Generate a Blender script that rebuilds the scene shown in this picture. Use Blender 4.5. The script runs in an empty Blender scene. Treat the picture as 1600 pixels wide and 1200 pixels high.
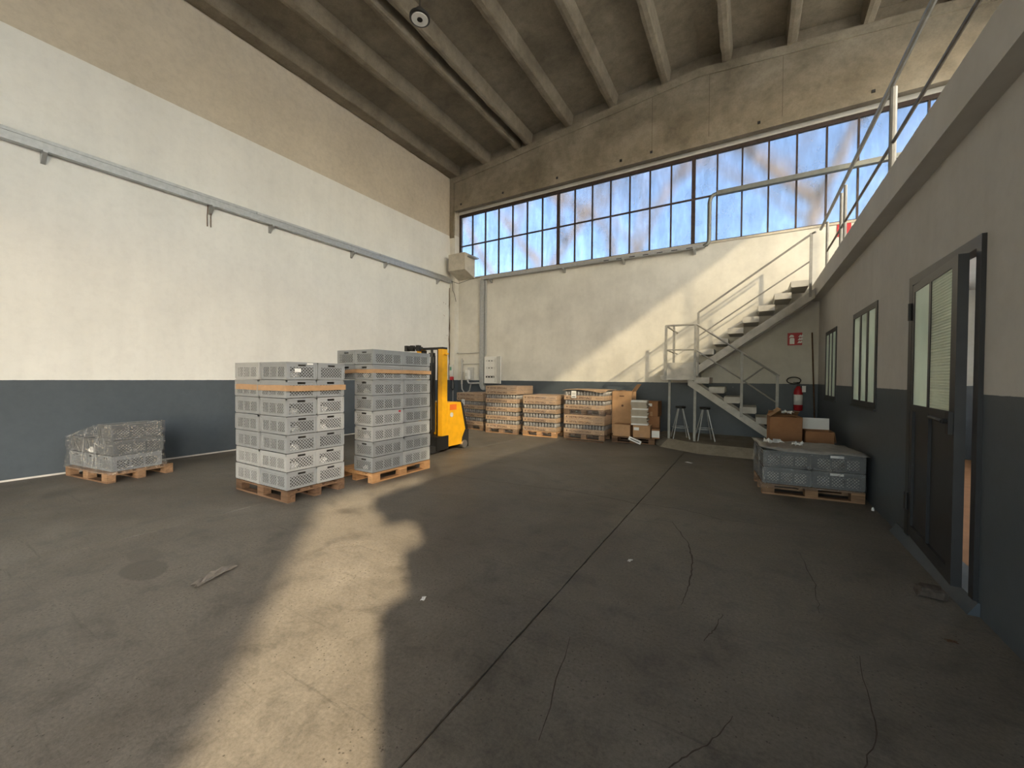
import bpy, math, random
from mathutils import Vector, Matrix, noise as mnoise

S = bpy.context.scene
COL = S.collection
random.seed(7)
PI = math.pi

# ------------------------------------------------------------------ camera
H = 1.545
yaw, pit, rol = math.radians(30.853), math.radians(-0.855), math.radians(0.443)
fpx = 621.45
Fv = Vector((-math.sin(yaw) * math.cos(pit), math.cos(yaw) * math.cos(pit), math.sin(pit)))
r0 = Vector((math.cos(yaw), math.sin(yaw), 0)); u0 = r0.cross(Fv)
Rv = r0 * math.cos(rol) + u0 * math.sin(rol); Uv = -r0 * math.sin(rol) + u0 * math.cos(rol)
cam = bpy.data.cameras.new('camera'); camo = bpy.data.objects.new('camera', cam); COL.objects.link(camo)
camo.matrix_world = Matrix(((Rv.x, Uv.x, -Fv.x, 0), (Rv.y, Uv.y, -Fv.y, 0), (Rv.z, Uv.z, -Fv.z, H), (0, 0, 0, 1)))
cam.sensor_width = 36; cam.lens = fpx / 1600 * 36; cam.clip_start = 0.02; cam.clip_end = 500
S.camera = camo

# ------------------------------------------------------------------ light
SUN_DIR = Vector((-0.748 * math.cos(math.radians(27.3)), 0.664 * math.cos(math.radians(27.3)), -math.sin(math.radians(27.3))))
S.view_settings.view_transform = 'Standard'; S.view_settings.look = 'None'
S.view_settings.gamma = 1.0; S.view_settings.use_curve_mapping = False
S.view_settings.exposure = 0.18
W = bpy.data.worlds.new('sky'); S.world = W; W.use_nodes = True
wn = W.node_tree; bg = wn.nodes['Background']
sky = wn.nodes.new('ShaderNodeTexSky'); sky.sky_type = 'NISHITA'; sky.sun_disc = False
sky.sun_elevation = math.radians(27.3); sky.sun_rotation = math.radians(131.6); sky.air_density = 1.0; sky.dust_density = 1.5
wn.links.new(sky.outputs[0], bg.inputs[0]); bg.inputs[1].default_value = 1.25
sl = bpy.data.lights.new('sun', 'SUN'); sl.energy = 10.3; sl.angle = math.radians(1.3); sl.color = (1.0, 0.81, 0.54)
so = bpy.data.objects.new('sun', sl); COL.objects.link(so); so.rotation_euler = SUN_DIR.to_track_quat('-Z', 'Y').to_euler()
so.location = (8, -8, 12)
def portal(loc, direction, sx, sy):
    l = bpy.data.lights.new('sky_portal', 'AREA'); l.shape = 'RECTANGLE'; l.size = sx; l.size_y = sy
    l.cycles.is_portal = True
    o = bpy.data.objects.new('sky_portal', l); COL.objects.link(o); o.location = loc
    o.rotation_euler = Vector(direction).to_track_quat('-Z', 'Y').to_euler()

# ------------------------------------------------------------------ dimensions
XL, XR, XE = -9.15, 1.32, 4.4          # left wall, office wall, far right outer wall
YB, YR = 11.2, -9.0                    # back wall, rear wall
RIDGE_X, RIDGE_Z, SLOPE = -1.2, 9.27, 0.0975
def ribz(x): return RIDGE_Z - SLOPE * abs(x - RIDGE_X)
DADO = 1.46
MEZ0, MEZ1, MEZX = 3.32, 3.68, 1.165

# ------------------------------------------------------------------ materials
def newmat(name):
    m = bpy.data.materials.new(name); m.use_nodes = True
    nt = m.node_tree; b = nt.nodes['Principled BSDF']
    return m, nt, b
def N(nt, t, **k):
    n = nt.nodes.new(t)
    for a, v in k.items(): setattr(n, a, v)
    return n
def pos(nt, scale=(1, 1, 1), obj=False):
    if obj: src = N(nt, 'ShaderNodeTexCoord').outputs['Object']
    else: src = N(nt, 'ShaderNodeNewGeometry').outputs['Position']
    mp = N(nt, 'ShaderNodeMapping'); mp.inputs['Scale'].default_value = scale
    nt.links.new(src, mp.inputs['Vector']); return mp.outputs[0]
def nz(nt, vec, scale, detail=4, rough=0.6, dist=0.0):
    n = N(nt, 'ShaderNodeTexNoise'); n.inputs['Scale'].default_value = scale; n.inputs['Detail'].default_value = detail
    n.inputs['Roughness'].default_value = rough; n.inputs['Distortion'].default_value = dist
    nt.links.new(vec, n.inputs['Vector']); return n.outputs['Fac']
def ramp(nt, fac, stops):
    r = N(nt, 'ShaderNodeValToRGB'); e = r.color_ramp.elements
    while len(e) > 1: e.remove(e[-1])
    e[0].position = stops[0][0]; e[0].color = (*c3(stops[0][1]), 1)
    for p, c in stops[1:]:
        x = e.new(p); x.color = (*c3(c), 1)
    nt.links.new(fac, r.inputs[0]); return r.outputs[0]
def c3(c): return (c, c, c) if isinstance(c, (int, float)) else c
def mix(nt, fac, a, b, mode='MIX'):
    n = N(nt, 'ShaderNodeMix', data_type='RGBA', blend_type=mode)
    for i, v in ((0, fac), (6, a), (7, b)):
        if hasattr(v, 'is_linked'): nt.links.new(v, n.inputs[i])
        elif i == 0: n.inputs[0].default_value = v
        else: n.inputs[i].default_value = (*c3(v), 1)
    return n.outputs[2]
def mth(nt, op, a, b=None, c=None, clamp=False):
    n = N(nt, 'ShaderNodeMath', operation=op, use_clamp=clamp)
    for i, v in enumerate((a, b, c)):
        if v is None: continue
        if hasattr(v, 'is_linked'): nt.links.new(v, n.inputs[i])
        else: n.inputs[i].default_value = v
    return n.outputs[0]
def bump(nt, b, h, strength=0.3, dist=0.01):
    n = N(nt, 'ShaderNodeBump'); n.inputs['Strength'].default_value = strength; n.inputs['Distance'].default_value = dist
    nt.links.new(h, n.inputs['Height']); nt.links.new(n.outputs[0], b.inputs['Normal'])
def simple(name, col, rough=0.5, metal=0.0, var=0.12, scale=6.0, obj=True, bumpk=0.0, spec=0.5):
    m, nt, b = newmat(name)
    v = pos(nt, obj=obj); f = nz(nt, v, scale, 5)
    dark = tuple(x * (1 - var) for x in col); lite = tuple(min(1, x * (1 + var)) for x in col)
    nt.links.new(ramp(nt, f, [(0.3, dark), (0.7, lite)]), b.inputs['Base Color'])
    b.inputs['Roughness'].default_value = rough; b.inputs['Metallic'].default_value = metal
    b.inputs['Specular IOR Level'].default_value = spec
    if bumpk: bump(nt, b, nz(nt, v, scale * 4, 4), bumpk)
    return m

def wall_mat(name, paint, upper=None, upper_z=99, dirt=0.10):
    m, nt, b = newmat(name)
    g = N(nt, 'ShaderNodeNewGeometry'); sep = N(nt, 'ShaderNodeSeparateXYZ'); nt.links.new(g.outputs['Position'], sep.inputs[0])
    v = pos(nt); vs = pos(nt, (1, 1, 0.12))
    f1 = nz(nt, v, 0.7, 6, 0.65); f2 = nz(nt, vs, 3.0, 5); f3 = nz(nt, v, 9, 5, 0.7)
    dk = tuple(c * (1 - dirt * 2.2) for c in paint)
    c = ramp(nt, f1, [(0.25, dk), (0.62, paint)])
    streak = ramp(nt, f2, [(0.2, 0.86), (0.6, 1.0)])
    c = mix(nt, 0.5, c, streak, 'MULTIPLY')
    c = mix(nt, 0.35, c, ramp(nt, f3, [(0.2, 0.8), (0.55, 1.0)]), 'MULTIPLY')
    if upper:
        cu = ramp(nt, f1, [(0.25, tuple(x * 0.8 for x in upper)), (0.7, upper)])
        cu = mix(nt, 0.6, cu, ramp(nt, f3, [(0.25, 0.75), (0.6, 1.0)]), 'MULTIPLY')
        c = mix(nt, mth(nt, 'GREATER_THAN', sep.outputs[2], upper_z), c, cu)
    # dado paint with a slightly uneven brushed edge
    dd = (0.080, 0.098, 0.115)
    cd = ramp(nt, f1, [(0.25, tuple(x * 0.8 for x in dd)), (0.7, dd)])
    cd = mix(nt, 0.4, cd, ramp(nt, f3, [(0.2, 0.8), (0.6, 1.1)]), 'MULTIPLY')
    vor = N(nt, 'ShaderNodeTexVoronoi'); vor.inputs['Scale'].default_value = 2.6; nt.links.new(v, vor.inputs['Vector'])
    chip = mth(nt, 'LESS_THAN', vor.outputs['Distance'], 0.022)
    cd = mix(nt, chip, cd, (0.42, 0.42, 0.4))
    edge = mth(nt, 'ADD', sep.outputs[2], mth(nt, 'MULTIPLY', f3, 0.012))
    isd = mth(nt, 'LESS_THAN', edge, DADO + 0.006)
    c = mix(nt, isd, c, cd)
    nt.links.new(c, b.inputs['Base Color'])
    r = N(nt, 'ShaderNodeMix'); nt.links.new(isd, r.inputs[0]); r.inputs[2].default_value = 0.85; r.inputs[3].default_value = 0.45
    nt.links.new(r.outputs[0], b.inputs['Roughness']); b.inputs['Specular IOR Level'].default_value = 0.35
    bump(nt, b, mth(nt, 'ADD', f3, mth(nt, 'MULTIPLY', f2, 0.5)), 0.15, 0.008)
    return m

def concrete(name, a, bcol, c, scale=1.0, bumpk=0.4):
    m, nt, b = newmat(name)
    v = pos(nt); f1 = nz(nt, v, 0.8 * scale, 7, 0.65, 0.4); f2 = nz(nt, v, 5 * scale, 6, 0.7); f3 = nz(nt, v, 28 * scale, 4, 0.7)
    col = ramp(nt, f1, [(0.3, a), (0.5, bcol), (0.72, c)])
    col = mix(nt, 0.6, col, ramp(nt, f2, [(0.28, 0.62), (0.55, 1.0), (0.8, 1.12)]), 'MULTIPLY')
    col = mix(nt, 0.35, col, ramp(nt, f3, [(0.3, 0.7), (0.6, 1.05)]), 'MULTIPLY')
    nt.links.new(col, b.inputs['Base Color']); b.inputs['Roughness'].default_value = 0.9; b.inputs['Specular IOR Level'].default_value = 0.25
    bump(nt, b, mth(nt, 'ADD', f2, f3), bumpk, 0.012)
    return m

def floor_mat():
    m, nt, b = newmat('floor_concrete')
    v = pos(nt); f1 = nz(nt, v, 0.45, 8, 0.66, 0.5); f2 = nz(nt, v, 3.2, 7, 0.72, 0.3); f3 = nz(nt, v, 48, 6, 0.8)
    rot = N(nt, 'ShaderNodeMapping'); rot.inputs['Rotation'].default_value = (0, 0, 0.7); rot.inputs['Scale'].default_value = (0.35, 7, 1)
    nt.links.new(v, rot.inputs['Vector']); f4 = nz(nt, rot.outputs[0], 3.0, 5, 0.7)
    col = ramp(nt, f1, [(0.30, (0.112, 0.098, 0.080)), (0.5, (0.163, 0.145, 0.120)), (0.70, (0.222, 0.202, 0.172))])
    col = mix(nt, 0.75, col, ramp(nt, f2, [(0.32, 0.42), (0.48, 0.95), (0.72, 1.25)]), 'MULTIPLY')
    col = mix(nt, 0.55, col, ramp(nt, f3, [(0.34, 0.5), (0.50, 1.0), (0.70, 1.5)]), 'MULTIPLY')
    col = mix(nt, 0.5, col, ramp(nt, f4, [(0.30, 0.45), (0.40, 1.0)]), 'MULTIPLY')
    vo = N(nt, 'ShaderNodeTexVoronoi'); vo.inputs['Scale'].default_value = 34.0; nt.links.new(v, vo.inputs['Vector'])
    spk = mth(nt, 'MULTIPLY', mth(nt, 'LESS_THAN', vo.outputs['Distance'], 0.16), mth(nt, 'GREATER_THAN', f2, 0.53))
    col = mix(nt, mth(nt, 'MULTIPLY', spk, 0.75), col, (0.05, 0.042, 0.034))
    # a damp stain with its own outline
    g = N(nt, 'ShaderNodeNewGeometry'); sep = N(nt, 'ShaderNodeSeparateXYZ'); nt.links.new(g.outputs['Position'], sep.inputs[0])
    def blob(cx, cy, rx, ry):
        dx = mth(nt, 'DIVIDE', mth(nt, 'SUBTRACT', sep.outputs[0], cx), rx); dy = mth(nt, 'DIVIDE', mth(nt, 'SUBTRACT', sep.outputs[1], cy), ry)
        d = mth(nt, 'ADD', mth(nt, 'MULTIPLY', dx, dx), mth(nt, 'MULTIPLY', dy, dy))
        d = mth(nt, 'ADD', d, mth(nt, 'MULTIPLY', f2, 0.9))
        return mth(nt, 'SUBTRACT', 1.0, mth(nt, 'MULTIPLY', mth(nt, 'SUBTRACT', d, 1.15), 5.0), clamp=True)
    st = blob(-4.1, 1.2, 0.26, 0.15); st2 = blob(-4.45, 1.3, 0.22, 0.12)
    col = mix(nt, mth(nt, 'MULTIPLY', st, 0.5), col, (0.09, 0.08, 0.065)); col = mix(nt, mth(nt, 'MULTIPLY', st2, 0.28), col, (0.09, 0.08, 0.065))
    nt.links.new(col, b.inputs['Base Color'])
    rr = ramp(nt, f2, [(0.3, 0.44), (0.7, 0.70)]); nt.links.new(rr, b.inputs['Roughness']); b.inputs['Specular IOR Level'].default_value = 0.45
    bump(nt, b, mth(nt, 'ADD', mth(nt, 'MULTIPLY', f2, 1.4), mth(nt, 'MULTIPLY', f3, 0.5)), 0.30, 0.010)
    return m

def rough_glass(name, tint, rough, streak=0.5, bumpk=0.25, ribs=None, milky=0.25, dirt=(0.62, 0.62, 0.60)):
    m, nt, b = newmat(name); nt.nodes.remove(b); out = nt.nodes['Material Output']
    v = pos(nt, (1, 1, 0.25)); v2 = pos(nt); f = nz(nt, v, 4.5, 6, 0.7); f2 = nz(nt, v2, 1.3, 5, 0.6, 0.6)
    g = N(nt, 'ShaderNodeBsdfRefraction'); g.inputs['IOR'].default_value = 1.38; g.inputs['Roughness'].default_value = rough
    tc = ramp(nt, f, [(0.25, tuple(t * (1 - streak * 0.35) for t in tint)), (0.7, tint)])
    nt.links.new(tc, g.inputs['Color'])
    tr = N(nt, 'ShaderNodeBsdfTranslucent'); tr.inputs['Color'].default_value = (*dirt, 1)
    gl = N(nt, 'ShaderNodeBsdfGlossy'); gl.inputs['Roughness'].default_value = 0.35; gl.inputs['Color'].default_value = (0.9, 0.9, 0.9, 1)
    bp = N(nt, 'ShaderNodeBump'); bp.inputs['Strength'].default_value = bumpk; bp.inputs['Distance'].default_value = 0.01
    if ribs:
        wv = N(nt, 'ShaderNodeTexWave', wave_type='BANDS', bands_direction='Z'); wv.inputs['Scale'].default_value = ribs; wv.inputs['Distortion'].default_value = 0.4
        nt.links.new(v2, wv.inputs['Vector']); nt.links.new(wv.outputs['Fac'], bp.inputs['Height'])
    else: nt.links.new(nz(nt, v, 9, 4), bp.inputs['Height'])
    nt.links.new(bp.outputs[0], g.inputs['Normal']); nt.links.new(bp.outputs[0], gl.inputs['Normal'])
    s1 = N(nt, 'ShaderNodeMixShader'); nt.links.new(mth(nt, 'MULTIPLY', ramp(nt, f2, [(0.3, 0.5), (0.7, 1.5)]), milky), s1.inputs[0])
    nt.links.new(g.outputs[0], s1.inputs[1]); nt.links.new(tr.outputs[0], s1.inputs[2])
    s2 = N(nt, 'ShaderNodeMixShader'); s2.inputs[0].default_value = 0.05; nt.links.new(s1.outputs[0], s2.inputs[1]); nt.links.new(gl.outputs[0], s2.inputs[2])
    nt.links.new(s2.outputs[0], out.inputs[0]); return m

def dusty_pane(name, clear, tint, dirt):
    m, nt, b = newmat(name); nt.nodes.remove(b); out = nt.nodes['Material Output']
    t = N(nt, 'ShaderNodeBsdfTransparent'); t.inputs[0].default_value = (*tint, 1)
    tr = N(nt, 'ShaderNodeBsdfTranslucent'); tr.inputs[0].default_value = (*dirt, 1)
    s = N(nt, 'ShaderNodeMixShader'); s.inputs[0].default_value = 1 - clear
    nt.links.new(t.outputs[0], s.inputs[1]); nt.links.new(tr.outputs[0], s.inputs[2]); nt.links.new(s.outputs[0], out.inputs[0]); return m

def film_mat(name, haze=0.10, gloss=0.14):
    m, nt, b = newmat(name); nt.nodes.remove(b); out = nt.nodes['Material Output']
    v = pos(nt); f = nz(nt, v, 7, 6, 0.7, 1.5)
    t = N(nt, 'ShaderNodeBsdfTransparent'); t.inputs[0].default_value = (0.97, 0.97, 0.97, 1)
    g = N(nt, 'ShaderNodeBsdfGlossy'); g.inputs['Roughness'].default_value = 0.08
    d = N(nt, 'ShaderNodeBsdfDiffuse'); d.inputs[0].default_value = (0.75, 0.75, 0.74, 1)
    bp = N(nt, 'ShaderNodeBump'); bp.inputs['Strength'].default_value = 1.0; bp.inputs['Distance'].default_value = 0.06; nt.links.new(f, bp.inputs['Height'])
    nt.links.new(bp.outputs[0], g.inputs['Normal'])
    s1 = N(nt, 'ShaderNodeMixShader'); nt.links.new(mth(nt, 'MULTIPLY', ramp(nt, f, [(0.35, 0.3), (0.7, 2.2)]), haze), s1.inputs[0])
    nt.links.new(t.outputs[0], s1.inputs[1]); nt.links.new(d.outputs[0], s1.inputs[2])
    rr = N(nt, 'ShaderNodeMapping'); rr.inputs['Rotation'].default_value = (0.5, 0.8, 0.3); rr.inputs['Scale'].default_value = (3, 3, 14); nt.links.new(v, rr.inputs['Vector'])
    f5 = nz(nt, rr.outputs[0], 1.6, 4, 0.6, 1.0)
    s2 = N(nt, 'ShaderNodeMixShader'); nt.links.new(mth(nt, 'MULTIPLY', ramp(nt, f5, [(0.42, 0.5), (0.58, 1.0), (0.66, 4.0)]), gloss), s2.inputs[0]); nt.links.new(s1.outputs[0], s2.inputs[1]); nt.links.new(g.outputs[0], s2.inputs[2])
    nt.links.new(s2.outputs[0], out.inputs[0]); return m

M = {}
M['wall_l'] = wall_mat('painted_plaster_left', (0.76, 0.76, 0.725), (0.60, 0.535, 0.43), 6.53, dirt=0.05)
M['wall_b'] = wall_mat('painted_plaster_back', (0.70, 0.68, 0.61), dirt=0.12)
M['wall_r'] = wall_mat('painted_plaster_office', (0.55, 0.535, 0.505), dirt=0.06)
M['ceil'] = concrete('ceiling_concrete', (0.155, 0.132, 0.096), (0.225, 0.192, 0.142), (0.29, 0.252, 0.19))
M['rib'] = concrete('rib_concrete', (0.15, 0.125, 0.09), (0.215, 0.183, 0.135), (0.28, 0.243, 0.184))
M['girder'] = concrete('girder_concrete', (0.165, 0.14, 0.10), (0.25, 0.215, 0.16), (0.32, 0.28, 0.215))
M['column'] = concrete('column_concrete', (0.38, 0.34, 0.28), (0.50, 0.46, 0.38), (0.58, 0.54, 0.46))
M['fascia'] = simple('fascia_plaster', (0.56, 0.545, 0.51), 0.85, var=0.08, scale=2, obj=False, bumpk=0.2)
M['plinth'] = concrete('plinth_concrete', (0.22, 0.19, 0.15), (0.30, 0.265, 0.21), (0.36, 0.32, 0.26), 1.5)
M['floor'] = floor_mat()
M['joint'] = simple('joint_dirt', (0.10, 0.072, 0.05), 0.95, var=0.3, scale=30)
M['crack'] = simple('crack_dirt', (0.075, 0.06, 0.048), 0.95, var=0.4, scale=30)
M['steel_dark'] = simple('rusty_window_steel', (0.045, 0.030, 0.026), 0.7, var=0.35, scale=12)
M['door_paint'] = simple('anthracite_door_paint', (0.020, 0.022, 0.025), 0.45, var=0.12, scale=8)
M['black'] = simple('black_paint', (0.012, 0.012, 0.012), 0.5, var=0.2)
M['glass_back'] = rough_glass('frosted_ribbon_glass', (0.54, 0.57, 0.61), 0.19, streak=0.7, bumpk=0.10, milky=0.16, dirt=(0.40, 0.40, 0.38))
M['glass_office'] = rough_glass('frosted_office_glass', (0.60, 0.67, 0.57), 0.45, milky=0.5, dirt=(0.66, 0.67, 0.58))
M['glass_rib'] = rough_glass('ribbed_door_glass', (0.78, 0.80, 0.66), 0.35, ribs=14.0, bumpk=1.0, milky=0.40, dirt=(0.56, 0.56, 0.46))
M['glass_clear'] = dusty_pane('dusty_clear_glass', 0.52, (0.95, 0.95, 0.92), (0.69, 0.73, 0.765))
M['glass_open'] = dusty_pane('clean_office_glass', 0.85, (0.97, 0.97, 0.95), (0.7, 0.7, 0.65))
M['glass_milk'] = dusty_pane('pale_blue_panel', 0.0, (0.9, 0.9, 0.9), (0.69, 0.73, 0.765))
M['galv'] = simple('galvanised_steel', (0.42, 0.43, 0.43), 0.45, 0.55, var=0.12, scale=14)
M['galv_light'] = simple('new_galvanised_lid', (0.50, 0.51, 0.51), 0.4, 0.5, var=0.1, scale=14)
M['tray_dull'] = simple('dull_zinc_tray', (0.20, 0.21, 0.195), 0.55, 0.4, var=0.12, scale=14)
M['rail'] = simple('grey_painted_rail', (0.27, 0.265, 0.245), 0.5, 0.2, var=0.15, scale=10)
M['rail_dark'] = simple('worn_steel_rail', (0.13, 0.115, 0.095), 0.5, 0.5, var=0.25, scale=10)
M['stair'] = simple('grey_stair_paint', (0.46, 0.445, 0.405), 0.7, var=0.15, scale=6, bumpk=0.1)
M['crate'] = simple('grey_crate_plastic', (0.265, 0.275, 0.28), 0.5, var=0.06, scale=5)
M['crate_l'] = simple('pale_crate_plastic', (0.36, 0.365, 0.36), 0.5, var=0.06, scale=5)
M['crate_k'] = simple('dark_crate_plastic', (0.13, 0.138, 0.142), 0.45, var=0.06, scale=5)
M['crate_d'] = simple('slate_crate_plastic', (0.23, 0.245, 0.255), 0.5, var=0.06, scale=5)
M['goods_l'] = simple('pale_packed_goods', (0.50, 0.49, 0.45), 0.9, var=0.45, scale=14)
M['goods'] = simple('crate_interior_shade', (0.045, 0.042, 0.04), 0.9, var=0.5, scale=18)  # near-black colour standing for the shade behind the crate lattices
M['white'] = simple('white_wrap', (0.82, 0.82, 0.80), 0.5, var=0.05)
M['paper'] = simple('white_label_paper', (0.78, 0.78, 0.76), 0.7, var=0.04)
M['ink'] = simple('label_ink', (0.05, 0.05, 0.05), 0.8, var=0.1)
def wood_mat(name, col, var=0.3):
    m, nt, b = newmat(name); oi = N(nt, 'ShaderNodeObjectInfo')
    v = pos(nt, (1.2, 9, 22), obj=True); v2 = pos(nt, obj=True)
    mp = N(nt, 'ShaderNodeVectorMath', operation='ADD'); cx = N(nt, 'ShaderNodeCombineXYZ'); nt.links.new(mth(nt, 'MULTIPLY', oi.outputs['Random'], 37.0), cx.inputs[1])
    nt.links.new(v, mp.inputs[0]); nt.links.new(cx.outputs[0], mp.inputs[1])
    f = nz(nt, mp.outputs[0], 2.2, 6, 0.65, 0.6); f2 = nz(nt, pos(nt), 3.5, 4)
    c = ramp(nt, f, [(0.28, tuple(x * (1 - var) for x in col)), (0.52, col), (0.75, tuple(min(1, x * (1 + var * 0.8)) for x in col))])
    c = mix(nt, 0.7, c, ramp(nt, f2, [(0.3, 0.55), (0.6, 1.05)]), 'MULTIPLY')
    c = mix(nt, 1.0, c, ramp(nt, oi.outputs['Random'], [(0.0, (0.66, 0.62, 0.60)), (0.5, (0.95, 0.93, 0.92)), (1.0, (1.18, 1.12, 1.05))]), 'MULTIPLY')
    nt.links.new(c, b.inputs['Base Color']); b.inputs['Roughness'].default_value = 0.85; b.inputs['Specular IOR Level'].default_value = 0.25
    bump(nt, b, f, 0.3, 0.004); return m
M['wood'] = wood_mat('pallet_wood', (0.31, 0.195, 0.115), 0.4)
M['wood_o'] = wood_mat('fresh_pallet_wood', (0.56, 0.32, 0.15), 0.25)
M['wood_d'] = wood_mat('dark_pallet_wood', (0.17, 0.105, 0.065), 0.45)
M['tape'] = simple('brown_packing_tape', (0.42, 0.255, 0.135), 0.35, var=0.12, scale=12)
M['carton'] = simple('brown_cardboard', (0.44, 0.265, 0.14), 0.85, var=0.12, scale=5)
M['carton_d'] = simple('red_brown_cardboard', (0.30, 0.145, 0.065), 0.85, var=0.12, scale=5)
M['carton_g'] = simple('grey_cardboard', (0.40, 0.36, 0.29), 0.85, var=0.12, scale=5)
M['sheet_grey'] = simple('grey_plastic_sheet', (0.30, 0.285, 0.265), 0.35, var=0.3, scale=9, bumpk=0.4)
M['strip_grey'] = simple('dusty_grey_card', (0.20, 0.18, 0.155), 0.9, var=0.2, scale=9)
M['tray'] = simple('kraft_tray_board', (0.46, 0.31, 0.19), 0.8, var=0.12, scale=5)
M['print'] = simple('brown_print', (0.13, 0.07, 0.045), 0.8, var=0.1)
M['jar'] = simple('jar_glass_grey', (0.30, 0.29, 0.28), 0.15, var=0.3, scale=20)
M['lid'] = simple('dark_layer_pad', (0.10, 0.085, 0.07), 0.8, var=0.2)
M['film'] = film_mat('stretch_film', 0.035, 0.07)
M['film_thick'] = film_mat('thick_stretch_film', 0.035, 0.13)
M['film_fold'] = film_mat('bunched_film', 0.30, 0.30)
M['yellow'] = simple('yellow_truck_paint', (0.80, 0.40, 0.012), 0.4, var=0.10, scale=6)
M['orange'] = simple('orange_red_sticker', (0.75, 0.16, 0.02), 0.5, var=0.05)
M['chrome'] = simple('bright_steel', (0.6, 0.6, 0.6), 0.3, 0.9, var=0.05)
M['rubber'] = simple('black_rubber', (0.02, 0.02, 0.02), 0.7, var=0.2)
M['red'] = simple('signal_red', (0.42, 0.012, 0.02), 0.45, var=0.1)
M['sign_white'] = simple('sign_white', (0.85, 0.85, 0.83), 0.5, var=0.03)
M['grey_box'] = simple('light_grey_enclosure', (0.58, 0.58, 0.55), 0.5, var=0.06)
M['white_box'] = simple('white_enclosure', (0.74, 0.74, 0.71), 0.45, var=0.05)
M['pipe'] = simple('grey_conduit', (0.45, 0.45, 0.43), 0.5, var=0.08)
M['rust'] = simple('rust_streak', (0.09, 0.045, 0.025), 0.9, var=0.5, scale=20)
M['led'] = simple('led_lens_white', (0.85, 0.85, 0.82), 0.35, var=0.03)
M['bark'] = simple('sunlit_bark', (0.52, 0.34, 0.19), 0.9, var=0.35, scale=4)
M['leaf'] = simple('autumn_leaf', (0.22, 0.22, 0.06), 0.8, var=0.4, scale=2)
M['ground'] = concrete('yard_ground', (0.26, 0.24, 0.21), (0.33, 0.31, 0.28), (0.40, 0.37, 0.33), 0.4)
M['office_white'] = simple('office_plaster', (0.74, 0.72, 0.66), 0.85, var=0.05)
M['green'] = simple('display_green', (0.10, 0.28, 0.18), 0.4, var=0.1)

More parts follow.
